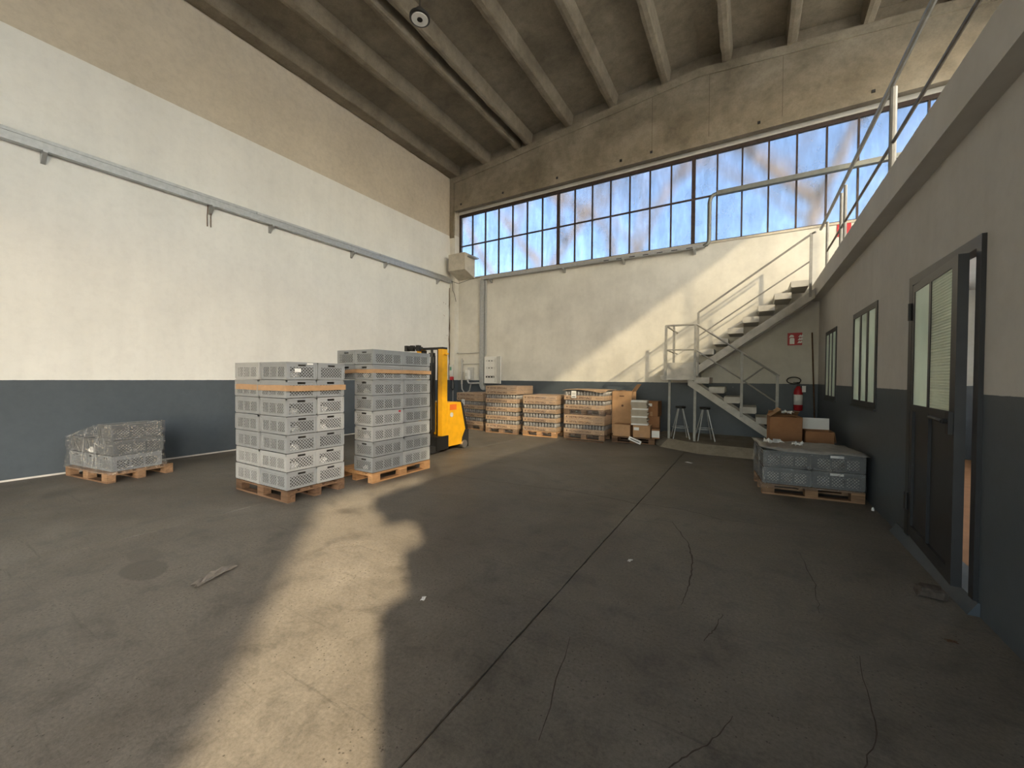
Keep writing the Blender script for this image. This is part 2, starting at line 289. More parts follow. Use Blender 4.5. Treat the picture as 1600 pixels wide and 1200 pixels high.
# ------------------------------------------------------------------ mesh helpers
class MB:
    def __init__(s): s.v = []; s.f = []
    def add(s, vs, fs):
        n = len(s.v); s.v += [tuple(v) for v in vs]; s.f += [tuple(i + n for i in f) for f in fs]; return s
    def box(s, x0, x1, y0, y1, z0, z1, m=None):
        vs = [(x0, y0, z0), (x1, y0, z0), (x1, y1, z0), (x0, y1, z0), (x0, y0, z1), (x1, y0, z1), (x1, y1, z1), (x0, y1, z1)]
        if m is not None: vs = [m @ Vector(v) for v in vs]
        return s.add(vs, [(0, 3, 2, 1), (4, 5, 6, 7), (0, 1, 5, 4), (1, 2, 6, 5), (2, 3, 7, 6), (3, 0, 4, 7)])
    def cbox(s, x0, x1, y0, y1, z0, z1, c=0.01):
        """box with chamfered vertical edges and a chamfered top"""
        def ring(x0, x1, y0, y1, z, k):
            return [(x0 + k, y0, z), (x1 - k, y0, z), (x1, y0 + k, z), (x1, y1 - k, z), (x1 - k, y1, z), (x0 + k, y1, z), (x0, y1 - k, z), (x0, y0 + k, z)]
        vs = ring(x0, x1, y0, y1, z0, c) + ring(x0, x1, y0, y1, z1 - c, c) + ring(x0 + c, x1 - c, y0 + c, y1 - c, z1, c * 0.6)
        fs = [tuple(range(7, -1, -1)), tuple(range(16, 24))]
        for r in (0, 8):
            for i in range(8): fs.append((r + i, r + (i + 1) % 8, r + 8 + (i + 1) % 8, r + 8 + i))
        return s.add(vs, fs)
    def tube(s, pts, r, n=8, closed=False):
        P = [Vector(p) for p in pts]; rings = []; base = len(s.v); up = None
        L = len(P)
        for i, p in enumerate(P):
            if closed: d = P[(i + 1) % L] - P[i - 1]
            else: d = P[min(i + 1, L - 1)] - P[max(i - 1, 0)]
            d.normalize()
            if up is None:
                a = Vector((0, 0, 1)) if abs(d.z) < 0.9 else Vector((1, 0, 0)); up = (a - d * a.dot(d)).normalized()
            else: up = (up - d * up.dot(d)).normalized()
            sd = d.cross(up); rr = r[i] if isinstance(r, (list, tuple)) else r
            s.v += [tuple(p + (up * math.cos(2 * PI * k / n) + sd * math.sin(2 * PI * k / n)) * rr) for k in range(n)]
        segs = L if closed else L - 1
        for i in range(segs):
            a = base + i * n; b = base + ((i + 1) % L) * n
            for k in range(n): s.f.append((a + k, b + k, b + (k + 1) % n, a + (k + 1) % n))
        if not closed:
            s.f.append(tuple(base + k for k in range(n))); s.f.append(tuple(base + (L - 1) * n + k for k in range(n - 1, -1, -1)))
        return s
    def bar(s, p, q, w, h):
        """rectangular bar from p to q, w across, h high"""
        p, q = Vector(p), Vector(q); d = (q - p).normalized(); a = Vector((0, 0, 1)) if abs(d.z) < 0.95 else Vector((0, 1, 0))
        sd = d.cross(a).normalized() * w / 2; up = sd.cross(d).normalized() * h / 2
        vs = [p - sd - up, p + sd - up, p + sd + up, p - sd + up, q - sd - up, q + sd - up, q + sd + up, q - sd + up]
        return s.add(vs, [(0, 1, 2, 3), (7, 6, 5, 4), (0, 4, 5, 1), (1, 5, 6, 2), (2, 6, 7, 3), (3, 7, 4, 0)])
    def lathe(s, prof, cx=0, cy=0, n=16):
        b = len(s.v)
        for r, z in prof: s.v += [(cx + r * math.cos(2 * PI * k / n), cy + r * math.sin(2 * PI * k / n), z) for k in range(n)]
        for i in range(len(prof) - 1):
            for k in range(n): s.f.append((b + i * n + k, b + i * n + (k + 1) % n, b + (i + 1) * n + (k + 1) % n, b + (i + 1) * n + k))
        s.f.append(tuple(b + k for k in range(n - 1, -1, -1))); s.f.append(tuple(b + (len(prof) - 1) * n + k for k in range(n)))
        return s
    def prism(s, poly, axis, a, b):
        """extrude a 2D polygon along an axis from a to b; poly in the two other axes (in x,y,z order)"""
        def P(u, w, t): return {'x': (t, u, w), 'y': (u, t, w), 'z': (u, w, t)}[axis]
        n = len(poly); vs = [P(u, w, a) for u, w in poly] + [P(u, w, b) for u, w in poly]
        fs = [tuple(range(n)), tuple(range(2 * n - 1, n - 1, -1))] + [(i, (i + 1) % n + 0, (i + 1) % n + n, i + n)[::-1] for i in range(n)]
        return s.add(vs, fs)
    def mesh(s, name, mat, smooth=False):
        me = bpy.data.meshes.new(name); me.from_pydata(s.v, [], s.f)
        import bmesh
        bm = bmesh.new(); bm.from_mesh(me); bmesh.ops.recalc_face_normals(bm, faces=bm.faces); bm.to_mesh(me); bm.free()
        if mat: me.materials.append(M[mat] if isinstance(mat, str) else mat)
        if smooth:
            for p in me.polygons: p.use_smooth = True
        return me
    def build(s, name, mat, parent=None, smooth=False, world=False):
        if world and parent is not None:
            o = parent.location; s.v = [(x - o.x, y - o.y, z - o.z) for x, y, z in s.v]
        return link(name, s.mesh(name, mat, smooth), parent)
def link(name, me, parent=None, loc=None, rz=None):
    o = bpy.data.objects.new(name, me); COL.objects.link(o); o.parent = parent
    if loc is not None: o.location = loc
    if rz is not None: o.rotation_euler = (0, 0, rz)
    return o
def tag(o, label, cat, group=None):
    o['label'] = label; o['category'] = cat
    if group: o['group'] = group
    return o
def thing(name, label, cat, loc=(0, 0, 0), rz=0, group=None):
    o = bpy.data.objects.new(name, None); o.empty_display_size = 0.1; COL.objects.link(o); o.location = loc; o.rotation_euler = (0, 0, rz)
    return tag(o, label, cat, group)
def struct(o, label=None, cat=None):
    o['kind'] = 'structure'
    if label: o['label'] = label
    if cat: o['category'] = cat
    return o
def empty(name, loc=(0, 0, 0)):
    o = bpy.data.objects.new(name, None); o.empty_display_size = 0.1; COL.objects.link(o); o.location = loc; return o
def copy_tree(o, parent=None):
    c = o.copy(); COL.objects.link(c); c.parent = parent
    for ch in list(o.children): copy_tree(ch, c)
    return c
def wall_holes(mb, axis, a0, a1, z0, z1, t0, t1, holes):
    """wall slab along axis ('x' or 'y') with rectangular holes (a,b,zlo,zhi)"""
    def put(p, q, zl, zh):
        if q - p < 1e-6 or zh - zl < 1e-6: return
        if axis == 'x': mb.box(p, q, t0, t1, zl, zh)
        else: mb.box(t0, t1, p, q, zl, zh)
    cur = a0
    for (p, q, zl, zh) in sorted(holes):
        put(cur, p, z0, z1); put(p, q, z0, zl); put(p, q, zh, z1); cur = q
    put(cur, a1, z0, z1)
    return mb
def text_mesh(txt, name, mat, size):
    cu = bpy.data.curves.new(name, 'FONT'); cu.body = txt; cu.size = size; cu.align_x = 'LEFT'; cu.resolution_u = 2; cu.offset = 0.0025
    o = bpy.data.objects.new(name, cu); COL.objects.link(o)
    dg = bpy.context.evaluated_depsgraph_get(); me = bpy.data.meshes.new_from_object(o.evaluated_get(dg))
    bpy.data.objects.remove(o); bpy.data.curves.remove(cu)
    me.name = name; me.materials.clear(); me.materials.append(M[mat]); return me

# ================================================================== SETTING
# floor: slabs with recessed joints over a dark bed
fl = struct(MB().box(XL - 0.3, XE + 0.3, YR - 0.3, YB + 0.3, -0.3, -0.012).build('floor', 'joint'), 'grey brown worn concrete slab floor of the hall', 'floor')
for a, b in ((XL - 0.25, -5.053), (-5.045, -1.172), (-1.161, XE + 0.25)):
    y = YR - 0.25
    yy = [y + (YB + 0.25 - y) * k / 200 for k in range(201)]
    def rag(x, q, sd): return x if abs(x - XL) < 0.5 or abs(x - XE) < 0.5 else x + mnoise.noise((q * 1.7, sd, 0)) * 0.006 + mnoise.noise((q * 9, sd, 4)) * 0.007
    MB().prism([(rag(a, q, 1.0), q) for q in yy] + [(rag(b, q, 5.0), q) for q in reversed(yy)], 'z', -0.012, 0.0).build('floor_slab', 'floor', fl)
def ribbon(pts, w, name, mat, parent, z=0.0015):
    mb = MB(); L = len(pts); vs = []
    for i, (x, y) in enumerate(pts):
        p = pts[max(i - 1, 0)]; q = pts[min(i + 1, L - 1)]; dx, dy = q[0] - p[0], q[1] - p[1]; l = math.hypot(dx, dy) or 1
        ww = w * (0.35 + 0.65 * math.sin(PI * (i + 0.5) / L)) * random.uniform(0.7, 1.3) / 2
        vs += [(x - dy / l * ww, y + dx / l * ww, z), (x + dy / l * ww, y - dx / l * ww, z)]
    mb.add(vs, [(2 * i, 2 * i + 1, 2 * i + 3, 2 * i + 2) for i in range(L - 1)])
    return mb.build(name, mat, parent)
def wiggle(pts, n=8, amp=0.03):
    out = []
    for (a, b) in zip(pts, pts[1:]):
        for k in range(n):
            t = k / n; out.append((a[0] + (b[0] - a[0]) * t + random.uniform(-amp, amp), a[1] + (b[1] - a[1]) * t + random.uniform(-amp, amp)))
    return out + [pts[-1]]
for pts, w, amp in (([(-4.09, 4.89), (-2.66, 5.0), (-2.02, 5.11), (-1.26, 5.02), (-0.71, 5.08), (-0.23, 4.95), (0.19, 4.99)], 0.012, 0.02),
                    ([(-0.7, 4.59), (-0.47, 4.04), (-0.39, 3.64), (-0.37, 3.28), (-0.38, 2.92)], 0.011, 0.006),
                    ([(-0.04, 2.07), (-0.12, 1.87), (-0.23, 1.71), (-0.27, 1.62), (-0.40, 1.45)], 0.007, 0.006), ([(-0.13, 2.95), (-0.17, 2.73), (-0.21, 2.58)], 0.008, 0.006),
                    ([(0.4, 4.4), (0.45, 3.8), (0.42, 3.3)], 0.006, 0.01), ([(-0.9, 2.2), (-0.75, 1.5)], 0.006, 0.01),
                    ([(0.55, 2.9), (0.5, 2.3), (0.35, 1.9)], 0.006, 0.008)):
    ribbon(wiggle(pts, 8, amp), w, 'floor_crack', 'crack', fl)

# yard outside
struct(MB().box(-60, 60, -60, 70, -0.45, -0.31).build('ground', 'ground'), 'bare pale yard ground outside the hall', 'ground')

# left wall
wl = struct(MB().box(XL - 0.25, XL, YR, YB + 0.25, 0, 9.4).build('wall_left', 'wall_l'), 'tall white left wall, blue grey dado, bare concrete band on top', 'wall')
struct(MB().box(XL, XL + 0.012, YR, YB, 0, 0.025).build('baseboard_left', 'fascia'), 'thin pale cement strip at foot of left wall', 'baseboard')
# back wall with the ribbon window opening
WZ0, WZ1 = 5.02, 7.30
mb = wall_holes(MB(), 'x', XL, XE, 0, 9.6, YB, YB + 0.25, [(-8.95, 4.12, WZ0, WZ1)])
wb = struct(mb.build('wall_back', 'wall_b'), 'cream back wall with grey dado below the ribbon window', 'wall')
MB().box(-8.95, 4.12, YB - 0.02, YB + 0.06, WZ0 - 0.05, WZ0).build('sill', 'column', wb)
# office wall
DY0, DY1, DZ0, DZ1 = 3.83, 5.21, 0.09, 2.52
WINS = [(6.39, 7.69, 1.20, 2.52), (9.02, 10.18, 1.18, 2.51)]
mb = wall_holes(MB(), 'y', -1.22, YB, 0, MEZ0, XR, XR + 0.18, [(DY0, DY1, DZ0, DZ1), (-1.22, -0.98, 2.35, 3.2), (-0.98, -0.74, 2.72, 3.2)] + WINS)  # two-step notch behind the viewer, shaped to bulge the sun strip
wr = struct(mb.build('wall_right', 'wall_r'), 'grey lit office wall with dado on the right', 'wall')
mb = MB(); mb.prism([(0, 0), (-0.06, 0), (-0.012, 0.09), (0, 0.09)], 'y', DY0 - 0.03, DY1 + 0.3)
mb.v = [(x + XR, y, z) for x, y, z in mb.v]; mb.build('sill', 'wall_r', wr)
# office end wall, inner walls
struct(MB().box(XR + 0.18, XE, -1.22, -1.07, 0, 2.35).build('wall_office_end', 'office_white'), 'office end wall behind the viewer', 'wall')  # left open above so the sun reaches the added notch
# outer right wall: office windows low, ribbon window high, tall gate and added light panels behind the viewer
RZ0, RZ1 = 5.1, 8.2
GY0, GY1, GZ = -5.12, -3.3, 6.3
mb = MB()
for args in ((YR, GY0, 0, RZ0, [(YR + 0.05, GY0 - 0.12, 0.4, RZ0)]), (GY1, YB, 0, RZ0, [(0.2, 3.0, 1.0, 2.8), (3.6, 6.4, 1.0, 2.8), (7.0, 9.8, 1.0, 2.8)])):
    wall_holes(mb, 'y', args[0], args[1], args[2], args[3], XE, XE + 0.25, args[4])
wall_holes(mb, 'y', YR, YB, RZ1, 9.6, XE, XE + 0.25, [])
wall_holes(mb, 'y', GY0, GY1, GZ, RZ1, XE, XE + 0.25, []); wall_holes(mb, 'y', GY0 - 0.12, GY0, RZ0, RZ1, XE, XE + 0.25, []); wall_holes(mb, 'y', YR - 0.25, YR + 0.05, RZ0, RZ1, XE, XE + 0.25, []); wall_holes(mb, 'y', 10.6, YB, RZ0, RZ1, XE, XE + 0.25, [])
struct(mb.build('wall_side', 'wall_b'), 'outer side wall above the mezzanine', 'wall')
# rear wall with an open gate and a second opening added for floor light
mb = wall_holes(MB(), 'x', XL, XE, 0, 9.6, YR - 0.25, YR, [(-5.0, -1.5, 0.0, 4.0), (-0.6, 3.4, 0.0, 4.0)])
struct(mb.build('wall_rear', 'wall_b'), 'rear wall with open gate and added light opening behind the viewer', 'wall')
portal((-3.25, YR, 2.0), (0, 1, 0), 3.5, 4.0); portal((1.4, YR, 2.0), (0, 1, 0), 4.0, 4.0)
portal((XE, (GY0 + GY1) / 2, GZ / 2), (-1, 0, 0), GY1 - GY0, GZ)
portal((XE, 3.65, 6.65), (-1, 0, 0), 13.9, 3.1)
# glazing of the outer ribbon, the added light panels and the office windows
w4 = struct(empty('window_4', (XE + 0.1, 3.8, 6.2)), 'high ribbon window over the mezzanine, plus added light panels', 'window')
def side_panes(root, y0, y1, z0, z1, n, mat, split=None):
    for i in range(n):
        a = y0 + (y1 - y0) * i / n; b = y0 + (y1 - y0) * (i + 1) / n
        MB().box(XE + 0.10, XE + 0.12, a, b, z0, z1).build('pane', mat, root, world=True)
        MB().box(XE + 0.07, XE + 0.15, b - 0.012, b + 0.012, z0, z1).build('mullion', 'steel_dark', root, world=True)
side_panes(w4, GY1, 10.6, RZ0, RZ1, 6, 'glass_clear')
side_panes(w4, YR + 0.05, GY0 - 0.12, 0.4, RZ1, 5, 'glass_milk')  # unseen translucent panels added to light the left wall
for k, (a, b) in enumerate(((0.2, 3.0), (3.6, 6.4), (7.0, 9.8))):
    w = struct(empty('window_%d' % (5 + k), (XE + 0.1, (a + b) / 2, 1.9)), 'outer office window', 'window'); side_panes(w, a, b, 1.0, 2.8, 3, 'glass_milk')
struct(MB().box(XR + 0.18, XE, -1.2, YB, 0.0, 0.02).build('floor_office', 'carton_d'), 'brown office floor', 'floor')
# mezzanine slab
mb = MB().box(MEZX + 0.08, XE, -1.22, YB, MEZ0, MEZ1 - 0.02)
mez = struct(mb.build('mezzanine_slab', 'fascia'), 'thick concrete mezzanine floor above the offices', 'mezzanine')
mb = MB(); n = 260
rows = []
for i in range(n + 1):
    y = -1.22 + (YB + 1.22) * i / n; k = mnoise.noise((y * 5, 0, 0)) * 0.016 + mnoise.noise((y * 17, 3, 0)) * 0.010
    k2 = mnoise.noise((y * 9, 8, 0)) * 0.010
    rows += [(MEZX, y, MEZ0), (MEZX, y, MEZ1 - 0.035 + k2), (MEZX + 0.02 + abs(k2), y, MEZ1 - 0.008 + k), (MEZX + 0.08, y, MEZ1), (MEZX + 0.08, y, MEZ0)]
fs = []
for i in range(n):
    for k in range(5): fs.append((i * 5 + k, i * 5 + (k + 1) % 5, i * 5 + 5 + (k + 1) % 5, i * 5 + 5 + k))
fs += [(0, 1, 2, 3, 4), tuple(n * 5 + k for k in range(5))]
mb.add(rows, fs).build('fascia', 'fascia', mez)

# ceiling: gabled slab + ribs
mb = MB(); d = 0.34
def rz_(x): return ribz(x) + d
xs = [XL - 0.25, RIDGE_X, XE + 0.25]
mb.prism([(xs[0], rz_(xs[0])), (xs[1], rz_(xs[1])), (xs[2], rz_(xs[2])), (xs[2], rz_(xs[2]) + 0.25), (xs[1], rz_(xs[1]) + 0.25), (xs[0], rz_(xs[0]) + 0.25)], 'y', YR - 0.2, YB + 0.25)
ceil = struct(mb.build('ceiling', 'ceil'), 'stained brown concrete ribbed roof of the hall', 'ceiling')
def rib(xr, w=0.17, y1=YB - 0.16):
    """rib with right bottom edge at xr; ragged left lip"""
    x0, x1 = xr - w, xr; zb = ribz(xr)
    mb = MB(); n = 90; vs = []; fs = []
    for i in range(n + 1):
        y = YR + (y1 - YR) * i / n
        k = abs(mnoise.noise((y * 2.3, xr * 7, 1))) * 0.035 + abs(mnoise.noise((y * 9, xr * 3, 5))) * 0.02; k2 = mnoise.noise((y * 3, xr, 9)) * 0.012
        vs += [(x0 - k, y, zb + k2), (x0 + 0.06, y, zb - 0.012 + k2), (x1 - 0.02, y, zb), (x1, y, zb + 0.02), (x1 + 0.045, y, zb + d + 0.02), (x0 - 0.045, y, zb + d + 0.02), (x0 - 0.01, y, zb + 0.05)]
    m = 7
    for i in range(n):
        for k in range(m): fs.append((i * m + k, i * m + (k + 1) % m, i * m + m + (k + 1) % m, i * m + m + k))
    fs += [tuple(range(m)), tuple(n * m + k for k in range(m))]
    return mb.add(vs, fs).build('rib', 'rib', ceil)
for xr, w in ((-8.80, 0.32), (-7.52, 0.20), (-6.33, 0.13), (-5.95, 0.13), (-4.60, 0.17), (-3.28, 0.17), (-1.90, 0.17), (-0.50, 0.17), (0.80, 0.17), (2.10, 0.17), (3.4, 0.17)):
    rib(xr, w)
# girder over the window
mb = MB(); gy0, gy1 = 10.95, YB + 0.02
L0, L1 = -8.95, XE
zt = lambda x: ribz(x) - 0.005
mb.prism([(L0, 7.40), (L1, 7.40), (L1, zt(L1)), (RIDGE_X, zt(RIDGE_X)), (L0, zt(L0))], 'y', gy0, gy1)
gird = struct(mb.build('trim_1', 'girder'), 'deep concrete roof girder spanning above the ribbon window', 'beam')
mb = MB().box(L0 + 0.05, L1, gy0 - 0.06, gy0 + 0.05, 7.33, 7.50); mb.build('bottom_flange', 'girder', gird)
mb = MB()
for a, b in ((L0, RIDGE_X), (RIDGE_X, L1)):
    mb.prism([(a, zt(a) - 0.20), (b, zt(b) - 0.20), (b, zt(b)), (a, zt(a))], 'y', gy0 - 0.035, gy0 + 0.02)
mb.build('top_flange', 'girder', gird)
mb = MB()
for a, b in ((L0, RIDGE_X), (RIDGE_X, L1)):
    mb.prism([(a, zt(a)), (b, zt(b)), (b, zt(b) + 0.36), (a, zt(a) + 0.36)], 'y', gy0 + 0.12, gy1)
mb.build('end_fill', 'rib', gird)
for x in (-8.6, -6.9, -5.0, -3.1, -2.3, 0.1, 2.1):
    MB().box(x - 0.03, x + 0.03, gy0 - 0.075, gy0 - 0.055, 7.47, 7.53).build('anchor', 'black', gird)
for x in (-0.95, 0.55, -2.3):
    MB().box(x - 0.004, x + 0.004, gy0 - 0.004, gy0, 7.5, zt(x) - 0.2).build('joint_line', 'joint', gird)
# corner column and corbel
colm = struct(MB().box(XL, -8.93, 10.98, YB + 0.02, 0, 6.53).build('trim_2', 'wall_b'), 'plastered concrete column in the far left corner', 'column')
MB().box(XL, -8.93, 10.98, YB + 0.02, 6.53, 8.7).build('shaft', 'column', colm)
MB().box(XL + 0.02, -8.965, 10.93, 10.98, 6.45, 8.6).build('rib_strip', 'girder', colm)
mb = MB().prism([(10.62, 5.18), (11.19, 4.98), (11.19, 5.74), (10.62, 5.74)], 'x', -8.92, -8.22)
cb = tag(mb.build('concrete_corbel', 'column'), 'pale concrete corbel block at lower left window corner', 'corbel')
MB().box(-8.21, -8.05, 10.75, 11.19, 5.62, 5.66).build('flashing', 'galv', cb)
# rusty gap in the corner
mb = MB(); pts = [(XL + 0.03, 10.93 + random.uniform(-.01, .01), 1.5 + 0.2 * i) for i in range(17)]
mb.tube(pts, [0.016 * random.uniform(0.5, 1.5) for _ in pts], 6).build('rust_streak', 'joint', colm)
for k in range(26):
    y = 10.9 - abs(random.gauss(0, 0.25)); z = random.uniform(2.2, 4.3); s_ = random.uniform(0.004, 0.016)
    MB().add([(XL + 0.002, y - s_, z), (XL + 0.002, y, z - s_ * random.uniform(.5, 1.5)), (XL + 0.002, y + s_, z), (XL + 0.002, y, z + s_ * random.uniform(.5, 1.5))], [(0, 1, 2, 3)]).build('peeling_spot', 'rust', colm)

# plinth under the staircase
mb = MB(); PZ = 0.17
base = [(-2.25, 11.2), (-2.15, 10.3), (-1.75, 9.55), (-0.9, 9.05), (0.2, 9.0), (1.32, 9.0), (1.32, 11.2)]
top = [(-1.95, 11.2), (-1.9, 10.4), (-1.6, 9.8), (-0.85, 9.35), (0.2, 9.3), (1.32, 9.3), (1.32, 11.2)]
n = len(base)
mb.add([(x, y, -0.01) for x, y in base] + [(x, y, PZ) for x, y in top], [tuple(range(n)), tuple(range(n, 2 * n))] + [(i, (i + 1) % n, (i + 1) % n + n, i + n) for i in range(n)])
struct(mb.build('floor_plinth', 'plinth'), 'low sloping concrete plinth under the staircase', 'plinth')

# ------------------------------------------------------------------ ribbon window in the back wall
win = struct(empty('window_1', (-2.4, YB + 0.06, WZ0)), 'long frosted ribbon window high in the back wall', 'window')
xv = [-8.91 + 0.5427 * i for i in range(25)]
TZ = 6.19
for i, x in enumerate(xv):
    w = 0.045 if i % 7 == 0 else 0.018
    MB().box(x - w, x + w, YB + 0.03, YB + 0.09, WZ0, WZ1).build('mullion', 'steel_dark', win, world=True)
MB().box(-8.95, 4.12, YB + 0.035, YB + 0.085, TZ - 0.018, TZ + 0.018).build('transom', 'steel_dark', win, world=True)
MB().box(-8.95, 4.12, YB + 0.02, YB + 0.10, WZ1 - 0.09, WZ1 + 0.02).build('head_frame', 'steel_dark', win, world=True)
MB().box(-8.95, 4.12, YB + 0.03, YB + 0.09, WZ0, WZ0 + 0.03).build('bottom_frame', 'steel_dark', win, world=True)
pw = 0.5427
pane_me = MB().box(-pw / 2 + 0.01, pw / 2 - 0.01, -0.004, 0.004, -0.5, 0.5).mesh('pane', 'glass_back')
for i in range(24):
    for z0, z1 in ((WZ0 + 0.02, TZ), (TZ, WZ1 - 0.08)):
        o = link('pane', pane_me, win, ((xv[i] + xv[i + 1]) / 2 + 2.4, 0.0, (z0 + z1) / 2 - WZ0)); o.scale = (1, 1, z1 - z0)
        o.rotation_euler = (random.uniform(-.01, .01), 0, random.uniform(-.01, .01))

# ------------------------------------------------------------------ office windows and door
def office_window(name, y0, y1, z0, z1, label):
    r = struct(empty(name, (XR, (y0 + y1) / 2, z0)), label, 'window'); f = 0.075; xa, xb = XR - 0.012, XR + 0.05
    for a, b, c, d_ in ((y0, y0 + f, z0, z1), (y1 - f, y1, z0, z1), (y0 + f, y1 - f, z1 - f, z1), (y0 + f, y1 - f, z0, z0 + f)):
        MB().box(xa, xb, a, b, c, d_).build('window_frame', 'door_paint', r, world=True)
    gw = (y1 - y0 - 2 * f) / 3
    for k in range(3):
        a = y0 + f + gw * k
        MB().box(XR - 0.004, XR + 0.002, a, a + gw, z0 + f, z1 - f).build('pane', 'glass_office', r, world=True)
        if k: MB().box(xa + 0.003, xb, a - 0.05, a + 0.05, z0 + f, z1 - f).build('mullion', 'door_paint', r, world=True)
    MB().box(XR - 0.03, XR, y0 - 0.01, y1 + 0.01, z0 - 0.025, z0).build('sill', 'door_paint', r, world=True)
office_window('window_2', *WINS[0], 'nearer dark framed office window with three frosted strips')
office_window('window_3', *WINS[1], 'farther dark framed office window close to the back corner')
dr = struct(empty('door_1', (XR, DY0, DZ0)), 'dark metal half glazed office door standing slightly ajar', 'door')
for a, b, c, d_ in ((DY0, DY0 + 0.07, DZ0, DZ1), (DY1 - 0.09, DY1, DZ0, DZ1), (DY0 + 0.07, DY1 - 0.09, DZ1 - 0.08, DZ1)):
    MB().box(XR - 0.025, XR + 0.06, a, b, c, d_).build('door_frame', 'door_paint', dr, world=True)
MB().box(XR - 0.012, XR + 0.1, DY0 + 0.07, DY0 + 0.082, DZ0, 1.3).build('rust_edge', 'rust', dr, world=True)
leaf = bpy.data.objects.new('leaf', None); COL.objects.link(leaf); leaf.parent = dr; leaf.location = (0.0, DY1 - 0.10 - DY0, 0); leaf.empty_display_size = 0.1
leaf.rotation_euler = (0, 0, math.radians(-3.2))
LW, LH = 1.145, 2.34          # local: leaf runs along -Y from the hinge
zc = 1.22
for (a, b, c, d_) in ((0, 0.075, 0.02, LH), (LW - 0.11, LW, 0.02, LH), (0.075, LW - 0.11, LH - 0.07, LH), (0.075, LW - 0.11, zc - 0.04, zc + 0.02), (0.075, LW - 0.11, 0.02, 0.12), (0.50, 0.555, 0.12, LH - 0.07)):
    MB().box(-0.025, 0.03, -b, -a, c, d_).build('leaf_rail', 'door_paint', leaf)
MB().box(-0.004, 0.01, -0.50, -0.075, 0.12, zc - 0.04).build('panel', 'door_paint', leaf)
MB().box(-0.004, 0.01, -LW + 0.11, -0.555, 0.12, zc - 0.04).build('panel', 'door_paint', leaf)
MB().box(-0.020, -0.014, -0.50, -0.075, zc + 0.02, LH - 0.07).build('pane', 'glass_office', leaf)
MB().box(-0.020, -0.014, -LW + 0.11, -0.555, zc + 0.02, LH - 0.07).build('pane', 'glass_rib', leaf)
mb = MB().box(-0.05, -0.025, -LW + 0.02, -LW + 0.09, 1.08, 1.24).tube([(-0.07, -LW + 0.05, 1.17), (-0.08, -LW + 0.12, 1.175), (-0.08, -LW + 0.30, 1.18)], 0.016, 8)
mb.tube([(-0.03, -LW + 0.05, 1.17), (-0.075, -LW + 0.05, 1.17)], 0.018, 8); mb.build('handle', 'black', leaf)
for z in (2.02, 0.25): MB().tube([(-0.035, 0.01, z), (-0.035, 0.01, z + 0.16)], 0.018, 8).build('hinge', 'black', leaf)
rub = thing('rubble_chunk', 'dark broken concrete chunk at foot of the office door', 'rubble', (1.13, 3.98, 0))
mb = MB(); mb.cbox(-0.07, 0.08, -0.05, 0.06, 0, 0.07, 0.02); mb.v = [(x + random.uniform(-.015, .015), y + random.uniform(-.015, .015), max(0, z + random.uniform(-.012, .012))) for x, y, z in mb.v]; mb.build('block', 'crack', rub)

# ================================================================== STAIRCASE
LZ, LZU = 1.63, 1.95
st = thing('staircase', 'grey two flight staircase with landing climbing the back wall', 'staircase', (-1.3, 9.4, PZ))
MB().box(-1.72, -1.03, 9.40, 10.30, LZ - 0.10, LZ).build('landing', 'stair', st, world=True)
MB().box(-1.80, -1.06, 10.30, 11.18, LZ - 0.10, LZU).build('upper_landing', 'stair', st, world=True)
for p in ((-1.60, 9.85), (-1.04, 9.70)):
    MB().box(p[0] - 0.026, p[0] + 0.026, p[1] - 0.026, p[1] + 0.026, PZ, LZ - 0.10).build('support_post', 'rail', st, world=True)
def tread(x0, x1, y0, y1, z):
    return MB().prism([(x0, z - 0.13), (x1 - 0.02, z - 0.13), (x1, z - 0.11), (x1, z), (x0, z)], 'y', y0, y1).build('tread', 'stair', st, world=True)
for k in range(1, 8):
    x = -1.03 + 0.287 * (k - 1); tread(x, x + 0.295, 9.42, 10.26, 1.59 - 0.2 * (k - 1))
for k in range(1, 8):
    x = -1.04 + 0.295 * (k - 1); z = 2.03 + 0.233 * k
    MB().prism([(x, z - 0.11), (x + 0.02, z - 0.13), (x + 0.31, z - 0.13), (x + 0.31, z), (x, z)], 'y', 10.40, 11.17).build('tread', 'stair', st, world=True)
def stringer(p, q, y0, y1, h):
    return MB().prism([(p[0], p[1] - h), (q[0], q[1] - h), (q[0], q[1]), (p[0], p[1])], 'y', y0, y1).build('stringer', 'stair', st, world=True)
stringer((-1.16, 1.59), (0.74, 0.25), 9.44, 9.54, 0.17)
stringer((-1.16, 1.59), (0.74, 0.25), 10.14, 10.24, 0.17)
stringer((-1.08, 1.87), (1.15, 1.87 + 2.23 * 0.72), 10.42, 10.54, 0.20)
stringer((-1.08, 1.87), (1.15, 1.87 + 2.23 * 0.72), 11.03, 11.15, 0.20)
def rail(pts, r=0.021, name='handrail', mat='rail', root=None):
    return MB().tube(pts, r, 8).build(name, mat, root or st, world=True)
NY = 9.42
rail([(-1.62, 11.0, 2.74), (-1.62, NY, 2.74), (-0.99, NY, 2.73), (0.50, NY, 1.62)])
rail([(-1.62, 11.0, 2.20), (-1.62, NY, 2.20), (-1.02, NY, 2.19)], 0.015, 'mid_rail')
rail([(-0.99, NY, 2.17), (-0.14, NY, 1.55), (0.47, NY, 1.09)], 0.015, 'mid_rail')
rail([(-0.12, NY, 1.50), (0.24, NY, 1.80)], 0.016, 'brace')
